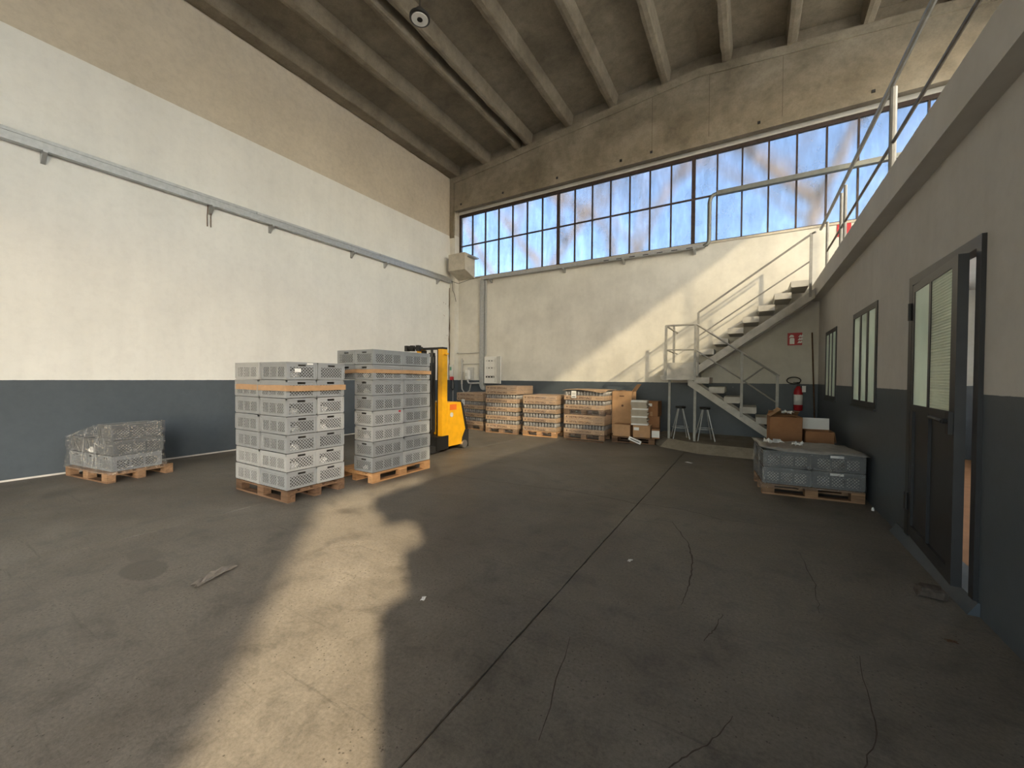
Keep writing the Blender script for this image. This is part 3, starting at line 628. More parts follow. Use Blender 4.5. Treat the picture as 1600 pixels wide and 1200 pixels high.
for x, y, a, b in ((-1.62, NY, LZ - 0.1, 2.74), (-1.02, NY, LZ - 0.1, 2.73), (-1.62, 10.5, LZU - 0.05, 2.86), (-0.14, NY, 0.78, 2.10), (0.47, NY, 0.38, 1.64), (-1.07, 10.43, LZ, 3.14), (1.07, 10.43, 3.3, 4.64)):
    MB().box(x - 0.024, x + 0.024, y - 0.024, y + 0.024, a, b).build('rail_post', 'rail', st, world=True)
rail([(-1.07, 10.43, 3.14), (1.07, 10.43, 4.62), (1.14, 10.38, 4.64)], 0.021)
rail([(-1.07, 10.43, 2.58), (1.07, 10.43, 4.06)], 0.015, 'mid_rail')

# mezzanine railing
mr = thing('mezzanine_railing', 'grey steel pipe railing along edge of the mezzanine', 'railing', (1.2, 4.0, MEZ1))
rail([(1.20, 10.2, 4.62), (1.20, -1.1, 4.47)], 0.026, 'top_rail', 'rail', mr)
rail([(1.20, 9.4, 3.95), (1.20, -1.1, 3.92)], 0.017, 'mid_rail', 'rail_dark', mr)
for y in (9.37, 8.05, 7.75, 5.42, 2.6, 0.0):
    MB().tube([(1.20, y, MEZ1 - 0.06), (1.20, y, 4.49)], 0.030 if y == 5.42 else 0.023, 10).build('rail_post', 'rail', mr, world=True)

# ================================================================== WALL FITTINGS
ct = thing('cable_trunking', 'long grey cable trunking across the white left wall', 'cable trunking', (XL, 5.0, 4.9))
MB().box(XL + 0.03, XL + 0.13, YR + 0.1, 10.96, 4.86, 4.98).build('channel', 'galv', ct, world=True)
MB().box(XL + 0.02, XL + 0.14, YR + 0.1, 4.49, 4.98, 5.03).build('lid', 'galv', ct, world=True)
MB().box(XL + 0.02, XL + 0.142, 4.50, 7.76, 4.98, 5.03).build('lid', 'galv_light', ct, world=True)
MB().box(XL + 0.02, XL + 0.14, 7.77, 10.96, 4.98, 5.03).build('lid', 'galv', ct, world=True)
for y in (-3.2, -0.8, 1.54, 3.69, 4.82, 6.91, 8.03, 10.28):
    MB().prism([(XL, 4.70), (XL + 0.02, 4.70), (XL + 0.17, 4.83), (XL + 0.17, 4.86), (XL, 4.86)], 'y', y - 0.025, y + 0.025).build('bracket', 'galv', ct, world=True)
for dy in (-0.025, 0.035):
    MB().tube([(XL + 0.06, 3.66 + dy, 4.86), (XL + 0.03, 3.66 + dy, 4.65), (XL + 0.02, 3.665 + dy, 4.46)], 0.008, 5).build('loose_wire', 'rust', ct, world=True)

bt = thing('cable_tray', 'galvanised cable tray below the window, rising beside a pane', 'cable trunking', (-3.0, 11.1, 4.9))
TYa, TYb = 11.03, 11.13
MB().box(-7.85, -1.02, TYa, TYb, 4.86, 4.95).build('lower_run', 'galv', bt, world=True)
MB().tube([(-1.05, 11.07, 4.905), (-0.97, 11.07, 4.92), (-0.93, 11.07, 4.97), (-0.92, 11.07, 5.06), (-0.92, 11.07, 5.95), (-0.90, 11.07, 6.05), (-0.84, 11.07, 6.12), (-0.74, 11.07, 6.14)], 0.048, 10).build('riser', 'tray_dull', bt, smooth=True, world=True)
MB().box(-0.76, 4.1, TYa - 0.02, TYb, 6.09, 6.12).build('upper_run', 'tray_dull', bt, world=True)
MB().box(-0.76, 4.1, TYa - 0.02, TYa - 0.005, 6.12, 6.19).build('upper_lip', 'tray_dull', bt, world=True)
for x in (-7.5, -4.85, -3.05, -1.25):
    MB().prism([(11.19, 4.74), (11.16, 4.74), (11.03, 4.83), (11.03, 4.86), (11.19, 4.86)], 'x', x - 0.025, x + 0.025).build('bracket', 'galv', bt, world=True)
for i in range(7):
    MB().box(-3.6 + i * 0.36, -3.45 + i * 0.36, TYa - 0.004, TYa, 4.875, 4.895).build('slot', 'black', bt, world=True)

vt = thing('vertical_trunking', 'grey vertical cable trunking dropping to the distribution board', 'cable trunking', (-7.8, 11.15, 1.2))
MB().box(-7.92, -7.76, 11.08, 11.19, 1.45, 4.86).build('channel', 'galv', vt, world=True)
MB().box(-7.72, -7.685, 11.12, 11.16, 2.3, 4.84).build('conduit', 'galv_light', vt, world=True)
MB().prism([(-7.92, 1.46), (-7.92, 1.28), (-7.86, 1.17), (-7.76, 1.12), (-7.70, 1.14), (-7.70, 1.26), (-7.76, 1.32), (-7.76, 1.46)], 'y', 11.08, 11.19).build('bend', 'galv', vt, world=True)

eb = thing('distribution_board', 'white electrical distribution board with its cover swung open', 'electrical box', (-7.4, 11.1, 1.36))
MB().cbox(-7.74, -7.22, 11.10, 11.19, 1.36, 2.26, 0.01).build('cabinet', 'white_box', eb, world=True)
for z in (1.58, 1.88, 2.12):
    row = MB().box(-0.17, 0.17, -0.005, 0.005, -0.03, 0.03).build('breaker_row', 'black' if z < 1.8 else 'grey_box', eb); row.location = (-7.49 + 7.4, 11.095 - 11.1, z - 1.36)
    for k in range(5): MB().box(-0.11 + k * 0.055, -0.075 + k * 0.055, -0.012, -0.005, -0.02, 0.012).build('breaker', 'ink' if k % 2 else 'white_box', row)
MB().box(-7.30, -7.27, 11.085, 11.10, 1.40, 2.20).build('hinge_strip', 'grey_box', eb, world=True)
mb = MB().box(-0.02, 0.0, -0.34, 0, 0, 0.9); o = mb.build('open_cover', 'white_box', eb); o.location = (0.19, 0.0, 0); o.rotation_euler = (0, 0, math.radians(55))

so_ = thing('socket_box', 'grey wall socket box with conduit loops beside the trunking', 'socket', (-8.35, 11.15, 1.45))
MB().cbox(-8.46, -8.22, 11.12, 11.19, 1.46, 1.90, 0.01).build('back_plate', 'pipe', so_, world=True)
MB().cbox(-8.50, -8.32, 11.02, 11.12, 1.50, 1.82, 0.02).build('housing', 'white_box', so_, world=True)
MB().cbox(-8.47, -8.38, 10.99, 11.02, 1.60, 1.72, 0.01).build('switch', 'grey_box', so_, world=True)
MB().tube([(-8.41, 11.08, 1.50), (-8.41, 11.08, 1.42), (-8.37, 11.08, 1.36), (-8.29, 11.08, 1.35), (-7.92, 11.08, 1.36)], 0.03, 8).build('elbow_conduit', 'galv_light', so_, world=True)
cp = thing('conduit_pipe', 'thin grey wall conduit with a hanging cable loop', 'pipe', (-8.72, 11.15, 1.0))
MB().tube([(-8.72, 11.14, 2.22), (-8.72, 11.14, 1.32)], 0.032, 8).build('riser', 'pipe', cp, world=True)
MB().tube([(-8.72, 11.14, 2.02), (-7.92, 11.15, 2.03)], 0.013, 6).build('branch', 'pipe', cp, world=True)
MB().tube([(-9.0, 11.0, 2.44), (-8.93, 11.12, 2.42), (-8.4, 11.16, 2.40), (-7.92, 11.16, 2.42)], 0.016, 6).build('crossing_pipe', 'pipe', cp, world=True)
MB().tube([(-8.72, 11.14, 1.34), (-8.70, 11.13, 1.15), (-8.60, 11.12, 1.03), (-8.48, 11.12, 1.02), (-8.36, 11.12, 1.10), (-8.31, 11.12, 1.34)], 0.025, 8).build('cable_loop', 'galv', cp, world=True)
for z in (1.46, 1.72, 2.12): MB().box(-8.76, -8.68, 11.10, 11.19, z, z + 0.03).build('clip', 'pipe', cp, world=True)
cw = thing('loose_cable', 'thin dark loose cables hanging in the far corner', 'cable', (-8.95, 10.95, 4.2))
MB().tube([(-9.0, 10.93, 4.93), (-8.97, 10.92, 4.6), (-8.90, 10.94, 4.45), (-8.85, 10.95, 4.20)], 0.009, 5).build('strand', 'black', cw, world=True)
MB().tube([(-9.03, 10.90, 4.92), (-8.7, 10.9, 4.80), (-8.3, 11.02, 4.92), (-7.9, 11.05, 4.95)], 0.009, 5).build('strand', 'black', cw, world=True)
ms = thing('control_panel', 'grey control box with red button on column behind the truck', 'electrical box', (-9.0, 10.95, 1.4))
MB().cbox(-9.10, -8.96, 10.90, 10.97, 1.62, 2.00, 0.01).build('housing', 'grey_box', ms, world=True)
MB().box(-9.07, -8.99, 10.895, 10.90, 1.80, 1.92).build('display', 'green', ms, world=True)
MB().cbox(-9.05, -8.93, 10.86, 10.97, 1.46, 1.58, 0.02).build('button', 'red', ms, world=True)
MB().tube([(-9.02, 10.92, 1.46), (-9.03, 10.92, 1.2), (-8.96, 10.92, 1.1), (-8.88, 10.92, 1.2), (-8.92, 10.92, 1.48)], 0.018, 6).build('cable_loop', 'rubber', ms, world=True)
MB().tube([(-8.96, 10.95, 1.46), (-8.96, 10.95, 0.4)], 0.008, 5).build('wire', 'pipe', ms, world=True)

# signs
def ext_sign(name, label, x0, z0, w, h):
    r = thing(name, label, 'sign', (x0, YB - 0.012, z0))
    MB().box(0, w, 0, 0.008, 0, h).build('plate', 'red', r)
    u = h
    mb = MB()
    mb.prism([(0.14 * u, 0.10 * u), (0.46 * u, 0.10 * u), (0.46 * u, 0.52 * u), (0.40 * u, 0.60 * u), (0.20 * u, 0.60 * u), (0.14 * u, 0.52 * u)], 'y', -0.003, 0)
    mb.prism([(0.20 * u, 0.66 * u), (0.42 * u, 0.66 * u), (0.42 * u, 0.74 * u), (0.36 * u, 0.82 * u), (0.22 * u, 0.86 * u), (0.14 * u, 0.76 * u), (0.10 * u, 0.62 * u), (0.14 * u, 0.62 * u)], 'y', -0.003, 0)
    mb.build('extinguisher_symbol', 'sign_white', r)
    if w > h * 0.9:
        mb = MB()
        for k in range(3):
            z = (0.16 + 0.24 * k) * u; x = 0.78 * u + 0.03 * k * u
            mb.prism([(x - 0.14 * u, z), (x + 0.14 * u, z), (x + 0.20 * u, z + 0.10 * u), (x + 0.12 * u, z + 0.22 * u), (x + 0.07 * u, z + 0.12 * u), (x, z + 0.20 * u), (x - 0.08 * u, z + 0.10 * u)], 'y', -0.003, 0)
        mb.build('flame_symbol', 'sign_white', r)
    return r
ext_sign('fire_sign', 'red fire extinguisher sign on the wall under the stairs', 0.74, 2.35, 0.275, 0.285)
ext_sign('fire_sign', 'red fire extinguisher sign high up behind the mezzanine railing', 1.60, 4.70, 0.24, 0.29)

fe = thing('fire_extinguisher', 'red fire extinguisher with white label hung below the sign', 'extinguisher', (0.95, 11.06, 0.86))
MB().lathe([(0.075, 0), (0.085, 0.02), (0.085, 0.42), (0.075, 0.47), (0.045, 0.52), (0.03, 0.55)], n=16).build('cylinder', 'red', fe, smooth=True); cyl = bpy.data.objects['cylinder']
MB().lathe([(0.087, 0.13), (0.087, 0.36)], n=16).build('label_band', 'paper', cyl, smooth=True)
MB().box(-0.03, 0.03, -0.02, 0.02, 0.55, 0.60).box(-0.09, 0.02, -0.012, 0.012, 0.59, 0.61).box(-0.10, 0.02, -0.012, 0.012, 0.63, 0.645).build('valve', 'black', fe)
MB().tube([(0.0, 0, 0.58)] + [(-0.09 + 0.13 * math.cos(a), -0.02, 0.68 + 0.075 * math.sin(a)) for a in [(-0.5 + 2 * PI * k / 20) for k in range(20)]], 0.012, 6).build('hose', 'black', fe, smooth=True)
MB().box(0.06, 0.13, -0.08, -0.078, 0.42, 0.56).build('tag', 'paper', fe)
MB().box(-0.03, 0.03, 0.08, 0.135, 0.40, 0.46).build('wall_hook', 'black', fe)
pole = tag(MB().tube([(1.19, 11.14, 2.62), (1.27, 11.05, PZ)], 0.014, 8).build('broom_pole', 'wood_d'), 'thin brown pole leaning in the corner beside extinguisher', 'pole')

# pendant lamp
pl = thing('pendant_lamp', 'round black high bay lamp with white lens hanging from ceiling', 'lamp', (-3.83, 3.95, 6.30))
MB().lathe([(0.118, 0.0), (0.135, 0.005), (0.135, 0.035), (0.10, 0.055), (0.08, 0.09), (0.05, 0.13), (0.02, 0.14)], n=32).build('housing', 'black', pl, smooth=False)
MB().lathe([(0.108, -0.004), (0.110, 0.004)], n=32).build('lens', 'led', pl)
for rr in (0.06, 0.085, 0.105):
    for k in range(int(rr * 240)):
        pass
MB().lathe([(0.036, -0.009), (0.036, 0.0)], n=20).build('core', 'black', pl)
MB().tube([(0, 0, 0.14), (0, 0, 9.33 - 6.30)], 0.006, 6).build('cable', 'black', pl)

# ================================================================== PALLETS
def pm(x, y, z, ox=0, oy=0): return MB().box(-x / 2, x / 2, -y / 2, y / 2, 0, z)
PAL = {}
def pallet(name, label, loc, rz, mat='wood', group='wooden pallets', L=1.2, Wd=0.8, parent=None):
    key = (mat, L, Wd)
    if key not in PAL:
        PAL[key] = dict(skid=pm(L, 0.10, 0.022).mesh('skid', mat), block=pm(0.14, 0.10, 0.078).mesh('block', mat),
                        cross=pm(0.14, Wd, 0.022).mesh('cross_board', mat), top=pm(L, 0.125, 0.022).mesh('deck_board', mat))
    d = PAL[key]; r = thing(name, label, 'pallet', loc, rz, group)
    ys = (-(Wd - 0.10) / 2, 0, (Wd - 0.10) / 2); xs_ = (-(L - 0.14) / 2, 0, (L - 0.14) / 2)
    for y in ys: link('skid', d['skid'], r, (0, y, 0))
    for x in xs_:
        for y in ys: link('block', d['block'], r, (x, y, 0.022))
        link('cross_board', d['cross'], r, (x, 0, 0.100))
    for k in range(5): link('deck_board', d['top'], r, (0, -(Wd - 0.125) / 2 + k * (Wd - 0.125) / 4, 0.122))
    return r
PH = 0.145

# ================================================================== CRATES
CL, CW, CH = 0.598, 0.398, 0.224
def lattice(mb, x0, x1, z0, z1, pitch=0.040, w=0.0100, t=0.004):
    """diagonal bars both ways filling the rectangle, in the XZ plane"""
    for s in (1, -1):
        lo = min(x0 - s * z0, x0 - s * z1); hi = max(x1 - s * z0, x1 - s * z1)
        n = int((hi - lo) / pitch) + 1; c = lo + ((hi - lo) - (n - 1) * pitch) / 2
        for k in range(n):
            cc = c + k * pitch       # x = cc + s z
            a, b = z0, z1
            if s > 0: a = max(a, x0 - cc); b = min(b, x1 - cc)
            else: a = max(a, cc - x1); b = min(b, cc - x0)
            if b - a < 0.004: continue
            h = w * 0.707; yy = t * (0.6 if s > 0 else -0.6)
            P = [(cc + s * a - h, yy, a), (cc + s * a + h, yy, a), (cc + s * b + h, yy, b), (cc + s * b - h, yy, b)]
            mb.add([(x, y - t / 2, z) for x, y, z in P] + [(x, y + t / 2, z) for x, y, z in P], [(0, 1, 2, 3), (7, 6, 5, 4), (0, 4, 5, 1), (1, 5, 6, 2), (2, 6, 7, 3), (3, 7, 4, 0)])
    return mb
Z0, Z1 = 0.038, 0.162
def crate_meshes(mat):
    hl, hw = CL / 2, CW / 2
    b = MB().box(-hl + .012, hl - .012, -hw + .012, hw - .012, 0.004, 0.010)
    for sx in (-1, 1):
        for sy in (-1, 1):
            x0, x1 = sorted((sx * hl - sx * .006, sx * (hl - .062))); y0, y1 = sorted((sy * (hw - .006), sy * (hw - .014)))
            b.box(x0, x1, y0, y1, 0.006, CH - .02)
            x0, x1 = sorted((sx * (hl - .006), sx * (hl - .014))); y0, y1 = sorted((sy * (hw - .014), sy * (hw - .046)))
            b.box(x0, x1, y0, y1, 0.006, CH - .02)
            x0, x1 = sorted((sx * (hl), sx * (hl - .022))); y0, y1 = sorted((sy * hw, sy * (hw - .022)))
            b.box(x0, x1, y0, y1, 0.02, CH - .02)
    for sy in (-1, 1):   # long sides: bottom band, top band, rim, dividers
        y0, y1 = sorted((sy * (hw - .008), sy * (hw - .014)))
        b.box(-hl + .06, hl - .06, y0, y1, 0.006, Z0); b.box(-hl + .06, hl - .06, y0, y1, Z1, CH - .02)
        for x in (-0.085, 0.085):
            b.box(x - .011, x + .011, min(sy * (hw - .003), y0), max(sy * (hw - .003), y1), Z0, Z1)
        y0, y1 = sorted((sy * hw, sy * (hw - .016))); b.box(-hl, hl, y0, y1, CH - .022, CH); b.box(-hl + .01, hl - .01, y0, y1, 0.012, 0.020)
        y0, y1 = sorted((sy * (hw - .001), sy * (hw - .01))); b.box(-hl + .02, hl - .02, y0, y1, Z1 + .016, Z1 + .021)
    for sx in (-1, 1):   # ends with hand hole
        x0, x1 = sorted((sx * (hl - .008), sx * (hl - .014)))
        b.box(x0, x1, -hw + .044, hw - .044, 0.006, Z0)
        b.box(x0, x1, -hw + .044, -.052, Z1, CH - .02); b.box(x0, x1, .052, hw - .044, Z1, CH - .02)
        b.box(x0, x1, -.052, .052, Z1, Z1 + .012)
        x0, x1 = sorted((sx * hl, sx * (hl - .016))); b.box(x0, x1, -hw, hw, CH - .022, CH); b.box(x0, x1, -hw + .01, hw - .01, 0.012, 0.020)
    side = MB()
    for a, c in ((-hl + .058, -.094), (-.076, .076), (.094, hl - .058)): lattice(side, a, c, Z0 - .003, Z1 + .003)
    end = lattice(MB(), -hw + .042, hw - .042, Z0 - .003, Z1 + .003)
    inner_block = MB().box(-hl + .05, hl - .05, -hw + .045, hw - .045, 0.012, CH - .03)  # dark version stands in for interior shade, pale version is real contents
    return dict(inner_block=inner_block.mesh('shade_or_contents', 'goods_l' if mat == 'crate_k' else 'goods'), body=b.mesh('body', mat), side=side.mesh('side_lattice', mat), end=end.mesh('end_lattice', mat))
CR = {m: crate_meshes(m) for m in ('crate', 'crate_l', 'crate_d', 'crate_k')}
def crate(label, loc, rz, mat='crate', group=None, parent_m=None, sc=None):
    d = CR[mat]; r = thing('plastic_crate', label, 'crate', loc, rz, group)
    link('body', d['body'], r); link('shade_or_contents', d['inner_block'], r)
    link('side_lattice', d['side'], r, (0, -CW / 2 + .011, 0)); link('side_lattice', d['side'], r, (0, CW / 2 - .011, 0))
    link('end_lattice', d['end'], r, (-CL / 2 + .011, 0, 0), PI / 2); link('end_lattice', d['end'], r, (CL / 2 - .011, 0, 0), PI / 2)
    if sc: r.scale = sc
    return r
ORD = ['bottom', 'second', 'third', 'fourth', 'fifth', 'sixth', 'seventh', 'eighth']
def ordn(k, n): return 'topmost' if k == n - 1 else ('bottom' if k == 0 else ORD[k] + ' from the bottom')
def wrapped(label, p, s=0.05, seed=0, sc=(0.9, 1.8, 1.3)):
    rnd = random.Random(seed); mb = MB(); n, m_ = 8, 5; vs = []; fs = []
    for i in range(m_ + 1):
        th = PI * i / m_
        for k in range(n):
            a = 2 * PI * k / n; rr = s * rnd.uniform(0.65, 1.2)
            vs.append((math.sin(th) * math.cos(a) * rr * 1.2, math.sin(th) * math.sin(a) * rr * 1.2, s + math.cos(th) * rr))
    for i in range(m_):
        for k in range(n): fs.append((i * n + k, i * n + (k + 1) % n, i * n + n + (k + 1) % n, i * n + n + k))
    zmin = min(v[2] for v in vs); vs = [(x, y, z - zmin) for x, y, z in vs]
    o = mb.add(vs, fs).build('wrapped_item', 'white'); o.location = p; o.scale = sc
    return tag(o, label, 'wrapped item', 'white wrapped items in the crates')
def stick_label(root, y, x0, x1, z0, z1, name='paper_label', mat='paper'):
    return MB().box(x0, x1, y - 0.002, y, z0, z1).build(name, mat, root)

# --- seven-high stack (front)
GC = 'grey crates on the tall pallet stacks'
pallet('wooden_pallet', 'dark worn wooden pallet under the seven-high crate stack', (-5.40, 3.125, 0), math.radians(0.8), 'wood_d')
cols1 = {'front corner column': (-5.105, 2.925), 'left column': (-5.712, 2.915), 'right rear column': (-5.10, 3.325), 'hidden rear column': (-5.71, 3.32)}
mats1 = {'front corner column': 'crate crate_l crate crate crate crate crate'.split(), 'left column': 'crate_l crate_l crate crate crate crate crate_l'.split(),
         'right rear column': 'crate_l crate_l crate crate_l crate_l crate crate'.split(), 'hidden rear column': ['crate'] * 7}
for cn, (cx, cy) in cols1.items():
    for k in range(7):
        if cn.startswith('hidden') and k < 6: continue
        lb = f'grey lattice crate, {ordn(k, 7)} in the {cn} of the seven-high stack' if not cn.startswith('hidden') else 'grey lattice crate, topmost at the far back of the seven-high stack'
        r = crate(lb, (cx + random.uniform(-.006, .006), cy + random.uniform(-.006, .006), PH + k * 0.2255), math.radians(random.uniform(-.9, .9)), mats1[cn][k], GC)
        if cn.startswith('front') and k in (6,):
            o = MB().box(0, 0.002, -0.10, -0.02, 0.10, 0.145).build('paper_label', 'paper', r); o.location = (CL / 2, 0, 0)
            o = MB().box(0, 0.002, 0.06, 0.14, 0.196, 0.215).build('paper_label', 'paper', r); o.location = (CL / 2 + 0.001, 0, 0)
        if cn.startswith('front') and k == 5:
            o = MB().box(0, 0.002, 0.07, 0.15, 0.10, 0.135).build('paper_label', 'paper', r); o.location = (CL / 2, 0, 0)
        if cn.startswith('front') and k in (1, 2, 3, 4, 6):
            wrapped(f'white wrapped item inside the {ordn(k, 7)} front corner crate of seven-high stack', (cx + CL / 2 - 0.052, cy - 0.08, PH + k * 0.2255 + 0.011), 0.034, k)
        if cn.startswith('right') and k in (1, 3, 4):
            wrapped(f'white wrapped item inside the {ordn(k, 7)} right rear crate of seven-high stack', (cx + CL / 2 - 0.052, cy - 0.09, PH + k * 0.2255 + 0.011), 0.034, 10 + k)
def tape(label, x0, x1, y0, y1, z0, z1, loc):
    r = thing('packing_tape', label, 'tape', loc); e = 0.006
    ns = 10
    mb = MB(); ring = []
    pts = []
    for i in range(ns): pts.append((x1 + e, y1 + (y0 - y1) * i / ns))
    for i in range(ns): pts.append((x1 + (x0 - x1) * i / ns, y0 - e))
    for i in range(ns): pts.append((x0 - e, y0 + (y1 - y0) * i / ns))
    for i in range(ns): pts.append((x0 + (x1 - x0) * i / ns, y1 + e))
    n = len(pts); vs = []
    for i, (x, y) in enumerate(pts):
        k = mnoise.noise((i * 0.35, z0 * 9, 0)) * 0.008
        vs += [(x, y, z0 + k), (x, y, z1 + k)]
    mb.add(vs, [(2 * i, 2 * ((i + 1) % n), 2 * ((i + 1) % n) + 1, 2 * i + 1) for i in range(n)])
    o = mb.build('strip', 'tape', r, world=True); md = o.modifiers.new('t', 'SOLIDIFY'); md.thickness = 0.002
    return r
tape('brown tape wrapped around upper part of the seven-high stack', -6.02, -4.79, 2.715, 3.535, 1.365, 1.435, (-5.4, 3.12, 1.365))

# --- eight-high stack (behind)
pallet('wooden_pallet', 'orange fresh wooden pallet under the eight-high crate stack', (-5.06, 4.49, 0), math.radians(90), 'wood_o')
cols2 = {'front corner column': (-4.865, 4.195), 'right rear column': (-4.875, 4.80), 'left front column': (-5.27, 4.195), 'left rear column': (-5.27, 4.80)}
mats2 = {'front corner column': 'crate crate crate_l crate_l crate crate crate crate_d'.split(), 'right rear column': 'crate_l crate crate_l crate crate crate crate crate_d'.split(),
         'left front column': ['crate_d'] * 8, 'left rear column': ['crate_d'] * 8}
for cn, (cx, cy) in cols2.items():
    for k in range(8):
        if cn.startswith('left') and k < 6: continue
        r = crate(f'grey lattice crate, {ordn(k, 8)} in the {cn} of the eight-high stack', (cx + random.uniform(-.006, .006), cy + random.uniform(-.006, .006), PH + k * 0.2255), math.radians(90 + random.uniform(-.8, .8)), mats2[cn][k], GC)
        if cn.startswith('front') and k == 3:
            o = MB().tube([(-0.02, 0, 0), (0.0, 0, 0.004), (0.02, 0, 0)], 0.022, 8).build('red_sticker', 'red', r); o.scale = (1, 0.12, 0.6); o.location = (0.22, -CW / 2 - 0.001, 0.195)
        if cn.startswith('front') and k in (0, 2, 5, 6):
            wrapped(f'white wrapped item inside the {ordn(k, 8)} front corner crate of eight-high stack', (cx + 0.0, cy - CL / 2 + 0.052, PH + k * 0.2255 + 0.011), 0.034, 20 + k, (1.8, 0.9, 1.3))
tape('brown tape wrapped around upper part of the eight-high stack', -5.475, -4.66, 3.89, 5.105, 1.60, 1.655, (-5.06, 4.49, 1.60))

# --- wrapped crates by the left wall
def film_shell(name, label, rings, mat='film_thick', nseg=18, amp=0.012, top=True, seed=0, loc=(0, 0, 0), rz=0, folds=0):
    """rings: list of (list of 2D corner points, list of z per corner)"""
    mb = MB(); rows = []
    for ri, (poly, zs) in enumerate(rings):
        row = []; n = len(poly)
        for i in range(n):
            for k in range(nseg):
                t = k / nseg; x = poly[i][0] * (1 - t) + poly[(i + 1) % n][0] * t; y = poly[i][1] * (1 - t) + poly[(i + 1) % n][1] * t
                z = zs[i] * (1 - t) + zs[(i + 1) % n] * t
                q = Vector((x * 6, y * 6, z * 6 + seed)); row.append((x + mnoise.noise(q) * amp, y + mnoise.noise(q + Vector((9, 0, 0))) * amp, z + mnoise.noise(q + Vector((0, 7, 0))) * amp * 0.6))
        rows.append(row)
    # subdivide vertically
    full = []
    for a, b in zip(rows, rows[1:]):
        for s in range(5):
            t = s / 5; full.append([tuple(Vector(p).lerp(Vector(q), t) + Vector([mnoise.noise(Vector(p) * 11 + Vector((s, j, seed))) * amp * 0.7 for j in range(3)])) for p, q in zip(a, b)])
    full.append(rows[-1]); n = len(rows[0])
    mb.v = [p for r in full for p in r]
    for i in range(len(full) - 1):
        for k in range(n): mb.f.append((i * n + k, i * n + (k + 1) % n, i * n + n + (k + 1) % n, i * n + n + k))
    if top:
        c = Vector((0, 0, 0))
        for p in rows[-1]: c += Vector(p)
        c /= n; b = len(mb.v); prev = (len(full) - 1) * n
        for s in (0.66, 0.33):
            st_ = len(mb.v); mb.v += [tuple(c.lerp(Vector(p), s) + Vector((0, 0, mnoise.noise(Vector(p) * 5 + Vector((s * 9, 0, seed))) * amp * 1.4 + 0.012))) for p in rows[-1]]
            for k in range(n): mb.f.append((prev + k, prev + (k + 1) % n, st_ + (k + 1) % n, st_ + k))
            prev = st_
        mb.v.append(tuple(c + Vector((0, 0, 0.012)))); ci = len(mb.v) - 1
        for k in range(n): mb.f.append((prev + k, prev + (k + 1) % n, ci))
    o = mb.build(name, mat, None, smooth=True)
    if folds:
        rnd = random.Random(seed * 7 + 1); nr = len(full); nf = 0
        while nf < folds:
            a = rnd.randrange(n); i0 = rnd.randrange(0, nr - 2); i1 = min(nr - 1, i0 + rnd.randrange(2, 9)); k1 = (a + rnd.choice((-1, 1)) * rnd.randrange(1, 9)) % n
            if a // nseg != k1 // nseg: continue
            A, B = Vector(full[i0][a]), Vector(full[i1][k1]); c_ = Vector((sum(p[0] for p in rows[0]) / n, sum(p[1] for p in rows[0]) / n, 0))
            rad = rnd.uniform(0.0012, 0.0045); pts = []
            for j in range(7):
                p_ = A.lerp(B, j / 6); d_ = Vector((p_.x - c_.x, p_.y - c_.y, 0)).normalized(); pts.append(p_ + d_ * (0.008 + rnd.uniform(-.003, .003)))
            MB().tube(pts, [rad * (0.25 + math.sin(PI * (j + .5) / 7)) for j in range(7)], 4).build('fold', 'film_fold', o, smooth=True); nf += 1
    o.location = loc; o.rotation_euler = (0, 0, rz)
    return tag(o, label, 'stretch film', 'stretch film around pallets')
a8 = math.radians(8); LC = Vector((-7.80, 1.88, 0))   # front right corner of the pallet
def lp(u, v, z=0): return (LC.x - u * math.cos(a8) - v * math.sin(a8), LC.y - u * math.sin(a8) + v * math.cos(a8), z)   # u along -length, v along depth
pallet('wooden_pallet', 'brown wooden pallet under wrapped crates by the left wall', lp(0.6, 0.4), a8, 'wood')
for ci, (u, hgt, cn) in enumerate(((0.21, 3, 'right'), (0.625, 2, 'middle'), (1.04, 2, 'left'))):
    for k in range(hgt):
        crate(f'slate crate under film by the left wall, {["bottom", "second", "third"][k]} of the {cn} column', lp(u, 0.36 + 0.02 * (k % 2), PH + k * 0.2255), a8 + PI / 2 + math.radians(random.uniform(-.6, .6)), 'crate_k' if k else 'crate_d', 'wrapped crates by the left wall')
wrapped('white wrapped item inside the middle column of wrapped crates by left wall', lp(0.62, 0.10, PH + 0.2255 + 0.011), 0.034, 31)
fz = [((0.02, 0.03), (1.24, 0.03), (1.24, 0.70), (0.02, 0.70))]
def lpoly(pts): return [lp(u, v)[:2] for u, v in pts]
pts = [(0.0, 0.02), (0.42, 0.02), (1.24, 0.02), (1.24, 0.70), (0.42, 0.70), (0.0, 0.70)]
film_shell('stretch_film', 'shiny wrinkled clear film over the crates by the left wall',
           [(lpoly([(-0.03, 0.0), (0.42, -0.03), (1.26, 0.0), (1.26, 0.74), (0.42, 0.74), (-0.03, 0.72)]), [0.12] * 6), (lpoly(pts), [0.35] * 6), (lpoly(pts), [0.60, 0.60, 0.55, 0.55, 0.60, 0.60]),
            (lpoly(pts), [0.84, 0.80, 0.615, 0.615, 0.80, 0.84])], amp=0.022, seed=3, folds=34)

